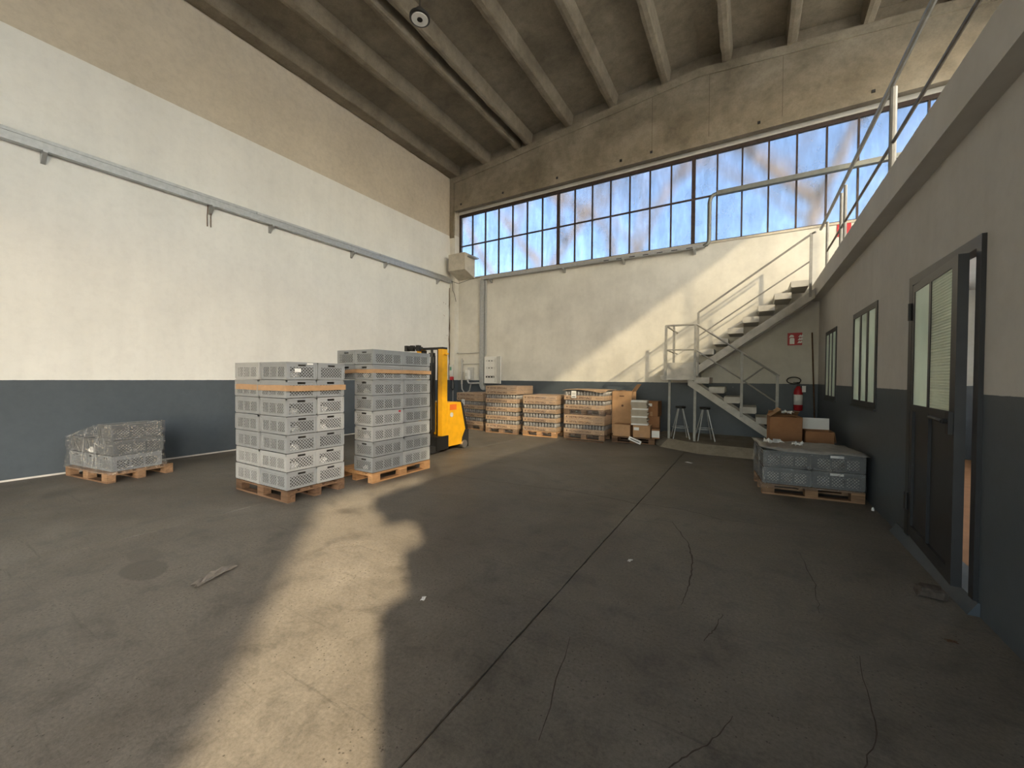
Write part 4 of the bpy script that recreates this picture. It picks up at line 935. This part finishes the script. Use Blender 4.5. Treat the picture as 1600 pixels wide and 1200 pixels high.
# --- wrapped crates on the right
a7 = math.radians(6.5); RC = Vector((0.17, 6.37, 0)); SX = 0.915
def rp(u, v, z=0): return (RC.x + u * math.cos(a7) - v * math.sin(a7), RC.y + u * math.sin(a7) + v * math.cos(a7), z)
r = pallet('wooden_pallet', 'red brown wooden pallet under wrapped crates by the office wall', rp(0.55, 0.42), a7, 'wood', L=1.10)
for cu, cn in ((0.28, 'left'), (0.825, 'right')):
    for rv, rn in ((0.22, 'front'), (0.63, 'back')):
        for k in range(2):
            crate(f'slate crate under film by the office wall, {["lower", "upper"][k]} {rn} {cn}', rp(cu, rv, PH + k * 0.2255), a7 + math.radians(random.uniform(-1, 1)), 'crate_k', 'wrapped crates by the office wall', sc=(SX, 1, 1))
for k in range(2): 
    o = MB().box(-0.09, 0.05, -0.001, 0.001, 0, 0.03).build('paper_label', 'paper'); o.location = rp(0.83, 0.012, PH + k * 0.2255 + 0.18); o.rotation_euler = (0, 0, a7); tag(o, f'small white paper label on the {["lower", "upper"][k]} right crate by office wall', 'label')
pts = [(0.0, 0.005), (1.10, 0.005), (1.10, 0.84), (0.0, 0.84)]
def rpoly(pts): return [rp(u, v)[:2] for u, v in pts]
film_shell('stretch_film', 'wrinkled clear film around the crates by the office wall',
           [(rpoly([(-0.03, -0.02), (1.10, 0.0), (1.10, 0.86), (-0.03, 0.86)]), [0.09, 0.14, 0.14, 0.10]), (rpoly(pts), [0.36] * 4), (rpoly(pts), [0.60] * 4)], amp=0.014, seed=8, top=False, folds=22)
sh = MB(); nx, ny = 22, 14; vs = []
for j in range(ny + 1):
    for i in range(nx + 1):
        u = -0.03 + 1.16 * i / nx; v = -0.03 + 0.92 * j / ny
        edge = min(u + 0.03, 1.13 - u, v + 0.03, 0.89 - v)
        z = 0.612 + mnoise.noise((u * 4, v * 4, 2)) * 0.02 + mnoise.noise((u * 11, v * 11, 5)) * 0.008 + 0.012 + (0.035 * max(0, 1 - u / 0.25)) - (0.02 if edge < 0.02 else 0)
        p = rp(u, v); vs.append((p[0], p[1], z))
sh.add(vs, [(j * (nx + 1) + i, j * (nx + 1) + i + 1, (j + 1) * (nx + 1) + i + 1, (j + 1) * (nx + 1) + i) for j in range(ny) for i in range(nx)])
o = sh.build('cover_sheet', 'sheet_grey', smooth=True); md = o.modifiers.new('t', 'SOLIDIFY'); md.thickness = 0.004
tag(o, 'crumpled grey cover sheet on top of crates by office wall', 'sheet')
def scrap(label, loc, s, seed, mat='paper', name='paper_scrap', lift=0.03):
    rnd = random.Random(seed); mb = MB(); n = 7; vs = []
    for j in range(n):
        for i in range(n):
            u, v = i / (n - 1) - .5, j / (n - 1) - .5
            vs.append((u * s[0] * (1 + .2 * rnd.uniform(-1, 1)), v * s[1] * (1 + .2 * rnd.uniform(-1, 1)), 0.006 + lift * abs(mnoise.noise((u * 4, v * 4, seed * 3.3))) + rnd.uniform(0, lift * .3)))
    zm = min(v[2] for v in vs); vs = [(x, y, z - zm + 0.002) for x, y, z in vs]
    mb.add(vs, [(j * n + i, j * n + i + 1, j * n + n + i + 1, j * n + n + i) for j in range(n - 1) for i in range(n - 1)])
    o = mb.build(name, mat); o.location = loc; o.rotation_euler = (0, 0, rnd.uniform(0, 3)); md = o.modifiers.new('t', 'SOLIDIFY'); md.thickness = 0.002
    return tag(o, label, 'scrap')
scrap('crumpled white plastic scrap on left end of the cover sheet', (*rp(0.15, 0.25)[:2], 0.66), (0.22, 0.14), 1, lift=0.10)
scrap('small crumpled white scrap in middle of the cover sheet', (*rp(0.45, 0.30)[:2], 0.64), (0.14, 0.10), 2, lift=0.09)

# open cartons behind
def carton(name, label, loc, size, rz, mat='carton', flaps=True, tapes=True, group=None, flap_mat=None, angs=(20, -35, 50, 10)):
    x, y, z = (s / 2 for s in size); z *= 2; t = 0.006
    r = thing(name, label, 'cardboard box', loc, rz, group)
    MB().box(-x, x, -y, y, 0, t).box(-x, x, -y, -y + t, 0, z).box(-x, x, y - t, y, 0, z).box(-x, -x + t, -y, y, 0, z).box(x - t, x, -y, y, 0, z).build('body', mat, r)
    if flaps:
        fm = flap_mat or mat
        for k, (ang, ax) in enumerate(zip(angs, ('-y', '+y', '-x', '+x'))):
            w = y if ax[1] == 'y' else x * 0.9
            half = x if ax[1] == 'y' else y
            mb = MB().box(-half + 0.004, half - 0.004, 0, w, -0.003, 0.003); o = mb.build('flap', fm[k] if isinstance(fm, tuple) else fm, r)
            rot = {'-y': 0, '+y': PI, '-x': -PI / 2, '+x': PI / 2}[ax]; p = {'-y': (0, -y), '+y': (0, y), '-x': (-x, 0), '+x': (x, 0)}[ax]
            o.location = (*p, z); o.rotation_euler = (math.radians(ang), 0, rot)
    else:
        MB().box(-x, x, -y, -0.002, z, z + 0.006).build('flap', mat, r); MB().box(-x, x, 0.002, y, z, z + 0.006).build('flap', mat, r)
    if tapes: MB().box(-0.03, 0.03, -y - 0.002, -y, z * 0.0 + 0.002, z * 0.3).build('tape_strip', 'tape', r)
    return r
r = carton('cardboard_box', 'open red brown cardboard box behind crates beside the stairs', (0.515, 8.25, 0), (0.45, 0.5, 0.93), math.radians(3), 'carton_d', flap_mat=('carton_d', 'carton', 'carton', 'carton_d'), angs=(267, 20, 40, 12))
MB().box(-0.18, -0.07, -0.262, -0.260, 0.50, 0.56).build('paper_label', 'paper', r)
scrap('crumpled white paper inside the open red brown box', (0.56, 8.12, 0.98), (0.16, 0.12), 4, lift=0.08)
carton('cardboard_box', 'low brown box with raised pale flap against the office wall', (0.975, 8.2, 0), (0.37, 0.38, 0.72), math.radians(2), 'carton_d', flap_mat=('carton_d', 'paper', 'carton_d', 'carton_d'), angs=(268, 96, 267, 262))

# ================================================================== STOOLS
def stool(label, x, y):
    r = thing('metal_stool', label, 'stool', (x, y, PZ), 0.3, 'metal stools under the landing'); h = 0.72
    MB().lathe([(0.10, h - 0.02), (0.115, h), (0.115, h + 0.02), (0.10, h + 0.03)], n=16).build('seat', 'black', r)
    for k in range(4):
        a = PI / 4 + k * PI / 2
        MB().tube([(0.06 * math.cos(a), 0.06 * math.sin(a), h - 0.01), (0.25 * math.cos(a), 0.25 * math.sin(a), 0)], 0.013, 8).build('leg', 'galv', r)
    MB().tube([(0.185 * math.cos(2 * PI * k / 16), 0.185 * math.sin(2 * PI * k / 16), 0.26) for k in range(16)], 0.009, 6, closed=True).build('footrest', 'galv', r)
stool('bare metal stool with dark seat under the landing, left one', -1.38, 10.02)
stool('bare metal stool with dark seat under the lower flight, right one', -0.86, 9.98)

# ================================================================== STACKER TRUCK
ft = thing('pallet_stacker', 'yellow walkie pallet stacker with black mast beside the crates', 'stacker truck', (-5.75, 6.7, 0))
def F(mb, n, m, **k): return mb.build(n, m, ft, world=True, **k)
BX0, BX1 = -6.12, -5.40
F(MB().prism([(6.42, 0.10), (7.08, 0.10), (7.12, 0.30), (6.92, 0.98), (6.85, 1.02), (6.42, 1.02)], 'x', BX0, BX1), 'truck_body', 'yellow'); tb = bpy.data.objects['truck_body']
F(MB().prism([(6.86, 1.03), (6.935, 0.99), (7.135, 0.32), (7.125, 0.28), (7.06, 0.31), (6.90, 0.90)], 'x', BX0 - 0.006, BX1 + 0.006), 'edge_trim', 'black')
F(MB().prism([(6.88, 0.02), (7.14, 0.02), (7.14, 0.40), (7.02, 0.40), (6.92, 0.24)], 'x', BX0 - 0.01, BX1 + 0.012), 'wheel_guard', 'rubber')
F(MB().tube([(-5.43, 6.97, 0.09), (-5.36, 6.97, 0.09)], 0.088, 16), 'wheel', 'chrome')
o = F(MB().box(BX1, BX1 + 0.004, 6.50, 6.72, 0.86, 0.98), 'warning_sticker', 'orange'); o.parent = tb
o = MB().lathe([(0.05, 0), (0.05, 0.004)], n=16).build('round_sticker', 'grey_box', tb)
o.location = (BX1 - ft.location.x, 6.56 - 6.7, 0.76); o.rotation_euler = (0, PI / 2, 0)
for x in (-5.46, -6.06):
    F(MB().box(x - 0.055, x + 0.055, 6.26, 6.42, 0.10, 2.13), 'mast_upright', 'yellow')
    F(MB().box(x - 0.10 if x > -5.8 else x + 0.055, x - 0.055 if x > -5.8 else x + 0.10, 6.28, 6.40, 0.12, 2.12), 'mast_channel', 'black')
F(MB().box(-6.14, -5.40, 6.27, 6.41, 2.13, 2.17), 'mast_crossbar', 'black')
F(MB().box(-6.40, -5.95, 6.18, 6.27, 2.14, 2.19).box(-6.38, -6.30, 6.16, 6.24, 2.10, 2.22).box(-6.22, -6.14, 6.16, 6.24, 2.10, 2.22).box(-6.05, -5.97, 6.16, 6.24, 2.10, 2.22), 'carriage_bar', 'black')
F(MB().tube([(-5.75, 6.33, 0.2), (-5.75, 6.33, 1.85)], 0.045, 10).tube([(-5.75, 6.33, 1.85), (-5.75, 6.33, 2.13)], 0.028, 10), 'hydraulic_ram', 'black')
F(MB().tube([(-5.75, 6.33, 1.68), (-5.75, 6.33, 1.76)], 0.075, 10).tube([(-5.75, 6.33, 1.98), (-5.75, 6.33, 2.06)], 0.07, 10), 'chain_roller', 'black')
for x in (-5.83, -5.67): F(MB().box(x - 0.012, x + 0.012, 6.30, 6.34, 0.4, 2.0), 'lift_chain', 'rubber')
F(MB().box(-6.14, -5.38, 6.08, 6.44, 0.06, 0.34), 'base_frame', 'black')
for x in (-6.05, -5.50): F(MB().prism([(4.95 if x < -5.8 else 5.35, 0.03), (6.2, 0.03), (6.2, 0.16), (5.45, 0.10), (4.98 if x < -5.8 else 5.38, 0.08)], 'x', x - 0.09, x + 0.09), 'support_leg', 'rubber')
F(MB().box(-6.02, -5.50, 6.05, 6.10, 0.35, 0.48), 'fork_carriage', 'black')
F(MB().tube([(-5.62, 6.05, 0.40), (-5.58, 6.0, 0.36), (-5.66, 5.98, 0.32)], 0.015, 6), 'hose', 'chrome')
F(MB().box(-5.40, -5.34, 6.30, 6.38, 2.02, 2.05), 'mast_tab', 'yellow')

# ================================================================== JAR PALLETS
tm = text_mesh('VETRI SPECIALI', 'print_text', 'print', 0.085)
JAR = {}
def jar_layer(label, loc, rz, w, dep, cap=False, n_rows=True):
    key = (round(w, 2), round(dep, 2))
    if key not in JAR:
        nx = int(w / 0.082); ny = int(dep / 0.082); mb = MB()
        for i in range(nx):
            mb.lathe([(0.036, 0.0), (0.036, 0.075), (0.022, 0.10), (0.022, 0.118)], -w / 2 + 0.05 + (w - 0.1) * i / (nx - 1), -dep / 2 + 0.05, 8)
        for j in range(1, ny):
            for sx in (-1, 1): mb.lathe([(0.036, 0.0), (0.036, 0.075), (0.022, 0.10), (0.022, 0.118)], sx * (w / 2 - 0.05), -dep / 2 + 0.05 + (dep - 0.1) * j / (ny - 1), 8)
        JAR[key] = dict(jars=mb.mesh('jars', 'jar', True),
                        tray=MB().box(-w / 2, w / 2, -dep / 2, dep / 2, 0, 0.01).box(-w / 2, w / 2, -dep / 2, -dep / 2 + .006, 0, 0.115).box(-w / 2, w / 2, dep / 2 - .006, dep / 2, 0, 0.115).box(-w / 2, -w / 2 + .006, -dep / 2, dep / 2, 0, 0.115).box(w / 2 - .006, w / 2, -dep / 2, dep / 2, 0, 0.115).mesh('tray', 'tray'),
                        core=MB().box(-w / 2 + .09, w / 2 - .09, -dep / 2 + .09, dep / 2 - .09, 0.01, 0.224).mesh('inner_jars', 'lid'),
                        pad=MB().box(-w / 2 + .004, w / 2 - .004, -dep / 2 + .004, dep / 2 - .004, 0.222, 0.231).mesh('layer_pad', 'lid'),
                        cap=MB().cbox(-w / 2 - .004, w / 2 + .004, -dep / 2 - .004, dep / 2 + .004, 0.122, 0.236, 0.012).mesh('cap', 'tray'),
                        fine=MB().box(0, 0.05, -.001, 0, 0, 0.010).box(0.06, 0.10, -.001, 0, 0, 0.010).box(0.115, 0.17, -.001, 0, 0.002, 0.012).mesh('fine_print', 'print'),
                        mark=MB().lathe([(0.022, 0), (0.022, 0.001)], n=10).mesh('print_mark', 'print'))
    d = JAR[key]; r = thing('jar_tray', label, 'jar tray', loc, rz, 'trays of jars on the wrapped pallets')
    link('tray', d['tray'], r); o = link('jars', d['jars'], r, (0, 0, 0.108)); o['kind'] = 'stuff'; link('inner_jars', d['core'], r)
    link('cap' if cap else 'layer_pad', d['cap' if cap else 'pad'], r)
    sc = w / 1.05
    for z in ((0.028, 0.15) if cap else (0.028,)):
        o = link('print_text', tm, r, (-w / 2 + 0.14 * sc, -dep / 2 - (0.0065 if z > .1 else 0.0015), z)); o.rotation_euler = (PI / 2, 0, 0); o.scale = (1.02 * sc, 0.86, 1)
        link('fine_print', d['fine'], r, (w / 2 - 0.22 * sc, -dep / 2 - (0.0055 if z > .1 else 0.0005), z + 0.02))
        o = link('print_mark', d['mark'], r, (-w / 2 + 0.08 * sc, -dep / 2 - (0.0065 if z > .1 else 0.0015), z + 0.03)); o.rotation_euler = (PI / 2, 0, 0)
    return r
JL = 0.236
def jar_stack(desc, x0, x1, y, rz, layers, capped=True, mid_pallet=False, dep=1.0, fresh='wood'):
    w = x1 - x0; cx = (x0 + x1) / 2; cy = y + dep / 2
    pallet('wooden_pallet', f'wooden pallet under {desc}', (cx, cy, 0), rz, fresh, L=w, Wd=dep)
    z = PH; pc = 0
    for k in range(layers):
        if mid_pallet and k == 2:
            pallet('wooden_pallet', f'film covered pallet halfway up {desc}', (cx, cy, z), rz, 'wood_d', L=w, Wd=dep); z += PH
        jar_layer(f'cardboard tray of jars, {ordn(k, layers)} on {desc}', (cx, cy, z), rz, w, dep, cap=(k == layers - 1 and capped) or (mid_pallet and k == 1)); z += JL
    c, s = math.cos(rz), math.sin(rz)
    def Q(u, v): return (u * c - v * s + cx, u * s + v * c + cy)
    hw, hd = w / 2 + 0.012, dep / 2 + 0.012
    P = [Q(-hw, -hd), Q(hw, -hd), Q(hw, hd), Q(-hw, hd)]
    film_shell('stretch_film', f'clear shrink film around {desc}', [(P, [0.04, 0.04, 0.04, 0.04]), (P, [0.5] * 4), (P, [z + 0.004] * 4)], 'film', 12, 0.010, True, seed=x0, folds=9)
    return z
jar_stack('the leftmost jar pallet', -7.72, -6.62, 9.62, math.radians(-7), 4)
jar_stack('the tallest jar pallet', -6.47, -5.46, 9.36, math.radians(3), 5)
jar_stack('the third jar pallet', -5.28, -4.31, 9.40, math.radians(3), 4, fresh='wood_o')
jar_stack('the double jar pallet', -4.14, -3.06, 9.58, 0.0, 4, capped=False, mid_pallet=True)
def pallet_label(label, x, y, z, rz=0):
    r = thing('paper_notice', label, 'label', (x, y, z), rz, 'white notices stuck on pallets')
    MB().box(-0.065, 0.065, -0.002, 0.0, -0.09, 0.09).build('sheet', 'paper', r)
    MB().box(-0.045, 0.045, -0.003, -0.002, -0.02, 0.05).build('grey_picture', 'grey_box', r); MB().box(-0.045, 0.045, -0.003, -0.002, -0.07, -0.05).build('print_line', 'ink', r)
pallet_label('white paper notice on the leftmost jar pallet', -7.47, 9.62, 0.80, math.radians(-7))
pallet_label('white paper notice on top tray of the double jar pallet', -3.86, 9.55, 1.14)
top = MB(); n = 12; vs = []
for j in range(5):
    for i in range(n + 1):
        u = i / n; vs.append((-4.16 + 1.12 * u, 9.52 + 0.26 * j, 1.262 + 0.015 * mnoise.noise((u * 5, j, 3)) + 0.03 * math.sin(u * 5) * (j == 0) - 0.02 * (j == 0)))
top.add(vs, [(j * (n + 1) + i, j * (n + 1) + i + 1, (j + 1) * (n + 1) + i + 1, (j + 1) * (n + 1) + i) for j in range(4) for i in range(n)])
o = top.build('cover_sheet', 'tray'); md = o.modifiers.new('t', 'SOLIDIFY'); md.thickness = 0.006; tag(o, 'loose buckled cardboard sheet on top of the double jar pallet', 'sheet')

# ================================================================== MIXED PALLET
pallet('wooden_pallet', 'dark wooden pallet under the loose boxes beside the landing', (-2.42, 10.12, 0), math.radians(4), 'wood_d', L=1.0, Wd=0.9)
carton('cardboard_box', 'closed plain cardboard box, left one low on the mixed pallet', (-2.68, 9.88, PH), (0.42, 0.36, 0.28), math.radians(2), 'carton', flaps=False)
r = carton('cardboard_box', 'closed labelled cardboard box, right one low on the mixed pallet', (-2.22, 9.92, PH), (0.40, 0.36, 0.28), math.radians(6), 'carton', flaps=False)
MB().box(-0.18, -0.06, -0.184, -0.182, 0.17, 0.24).build('paper_label', 'paper', r)
r = carton('cardboard_box', 'tall bright brown carton standing between jar pallet and paper stack', (-2.78, 10.32, PH), (0.50, 0.40, 1.08), math.radians(-2), 'carton', flaps=True, tapes=False, angs=(4, 2, 6, 125))
MB().box(-0.06, 0.06, -0.204, -0.202, 0.95, 0.975).build('print_mark', 'print', r); o = MB().lathe([(0.03, 0), (0.03, 0.002)], n=12).build('print_mark', 'print', r)
o.rotation_euler = (PI / 2, 0, 0); o.location = (0.02, -0.202, 0.72)
random.seed(11)
z = PH + 0.29
for k in range(16):
    h = random.uniform(0.034, 0.044); w = random.uniform(0.36, 0.40); dx = random.uniform(-.012, .012)
    o = MB().box(-w / 2, w / 2, -0.16, 0.16, 0, h - 0.003).build('paper_bundle', 'carton_g' if k % 5 else 'paper'); o.location = (-2.29 + dx, 9.93 + random.uniform(-.012, .012), z); o.rotation_euler = (0, 0, math.radians(6 + random.uniform(-4, 4)))
    tag(o, f'flat grey paper bundle, {["lowest", "second", "third", "fourth", "fifth", "sixth", "seventh", "eighth", "ninth", "tenth", "eleventh", "twelfth", "thirteenth", "fourteenth", "fifteenth", "topmost"][k]} of the stack on the mixed pallet', 'paper bundle', 'paper bundles on the mixed pallet'); z += h
carton('cardboard_box', 'dark brown box behind right of the paper stack, lower one', (-2.08, 10.35, PH), (0.36, 0.40, 0.48), math.radians(8), 'carton_d', flaps=False)
r = carton('cardboard_box', 'dark brown box with white label right of paper stack, upper one', (-2.06, 10.33, PH + 0.49), (0.32, 0.36, 0.36), math.radians(-3), 'carton_d', flaps=False)
MB().box(-0.12, 0.02, -0.184, -0.182, 0.24, 0.31).build('paper_label', 'paper', r)
o = carton('cardboard_box', 'small box with white rim at right edge of mixed pallet', (-1.90, 9.86, PH), (0.18, 0.30, 0.22), math.radians(10), 'carton_d', flaps=False, tapes=False)
MB().box(-0.085, 0.085, -0.153, -0.150, 0.03, 0.19).build('paper_label', 'paper', o)
nt_ = thing('paper_notice', 'white printed card leaning on the front of mixed pallet', 'label', (-2.32, 9.52, 0.004), math.radians(8), 'white notices stuck on pallets')
mb = MB().box(-0.15, 0.15, -0.002, 0.002, 0, 0.085); o = mb.build('sheet', 'paper', nt_); o.rotation_euler = (math.radians(-25), math.radians(22), 0); o.location = (0, 0, 0.055)
o2 = MB().box(-0.11, 0.11, -0.004, -0.002, 0.03, 0.05).build('print_line', 'ink', nt_); o2.rotation_euler = o.rotation_euler; o2.location = o.location

# ================================================================== FLOOR DEBRIS
scrap('crumpled grey cardboard strip lying on the floor in the shade', (-3.52, 1.44, 0), (0.30, 0.09), 6, 'strip_grey', 'cardboard_strip', 0.05)
for k, (x, y, s_, m_) in enumerate(((-1.93, 2.05, 0.05, 'paper'), (-0.85, 3.4, 0.05, 'paper'), (1.05, 3.35, 0.05, 'wood_d'), (-0.95, 8.0, 0.12, 'paper'))):
    scrap(['tiny white scrap at shaded edge of the sun strip', 'tiny pale scrap right of the floor joint', 'small dark scrap on the floor near the door', 'white paper strip on the floor before the plinth'][k], (x, y, 0), (s_, s_ * 0.5), 20 + k, m_, 'paper_scrap', 0.012)
tag(MB().box(-3.95, -3.0, 9.28, 9.33, 0, 0.018).build('wooden_lath', 'wood_d'), 'thin dark wooden lath on floor before the double jar pallet', 'lath')
tag(MB().lathe([(0.014, 0), (0.014, 0.02), (0.008, 0.04)], 1.28, 6.25, 10).build('bottle_cap', 'white') , 'small white cap on floor by corner of wrapped crates', 'cap')

# ================================================================== TREES OUTSIDE
def tree(label, x, y, h, seed, lean=0.0, leafy=0):
    rnd = random.Random(seed); r = thing('tree', label, 'tree', (x, y, -0.31), 0, 'trees outside the back window'); mb = MB(); tips = []
    def grow(p, d, l, rad, lvl):
        pts = [p]; q = p; dd = d
        for i in range(4):
            dd = (dd + Vector((rnd.uniform(-.22, .22), rnd.uniform(-.22, .22), rnd.uniform(-.05, .15)))).normalized(); q = q + dd * l / 4; pts.append(q)
        mb.tube(pts, [rad * (1 - 0.14 * i) for i in range(5)], 6); tips.append(q)
        if lvl:
            for k in range(3 if lvl > 1 else 4):
                b = pts[rnd.choice((2, 3, 4, 4))]; a = rnd.uniform(0, 2 * PI)
                nd = (dd * 0.7 + Vector((math.cos(a), math.sin(a), rnd.uniform(0.1, 0.7))) * 0.75).normalized(); grow(b, nd, l * rnd.uniform(.55, .8), rad * 0.55, lvl - 1)
    grow(Vector((0, 0, 0)), Vector((lean, 0, 1)).normalized(), h * 0.62, 0.40, 4)
    mb.build('branches', 'bark', r, smooth=True)
    if leafy:
        lm = MB()
        for t in rnd.choices(tips, k=leafy):
            p = t + Vector((rnd.gauss(0, .35), rnd.gauss(0, .35), rnd.gauss(0, .3))); s = rnd.uniform(.06, .13); a = Vector((rnd.uniform(-1, 1), rnd.uniform(-1, 1), rnd.uniform(-1, 1))).normalized(); b = a.orthogonal().normalized()
            lm.add([p - a * s, p + b * s * .6, p + a * s, p - b * s * .6], [(0, 1, 2, 3)])
        o = lm.build('foliage', 'leaf', r); o['kind'] = 'stuff'
tree('bare orange lit tree blurred behind the left window panes', -9.6, 19.0, 15, 1, 0.1, 300)
tree('bare branching tree blurred behind the right window panes', 0.6, 18.2, 15, 5, 0.12, 300)
tree('leafy greenish tree blurred behind the window near the mezzanine', 6.0, 20.0, 14, 9, -0.1, 2200)
tree('thin tree blurred behind the middle window panes', -5.0, 24.0, 16, 12, -0.1, 400)
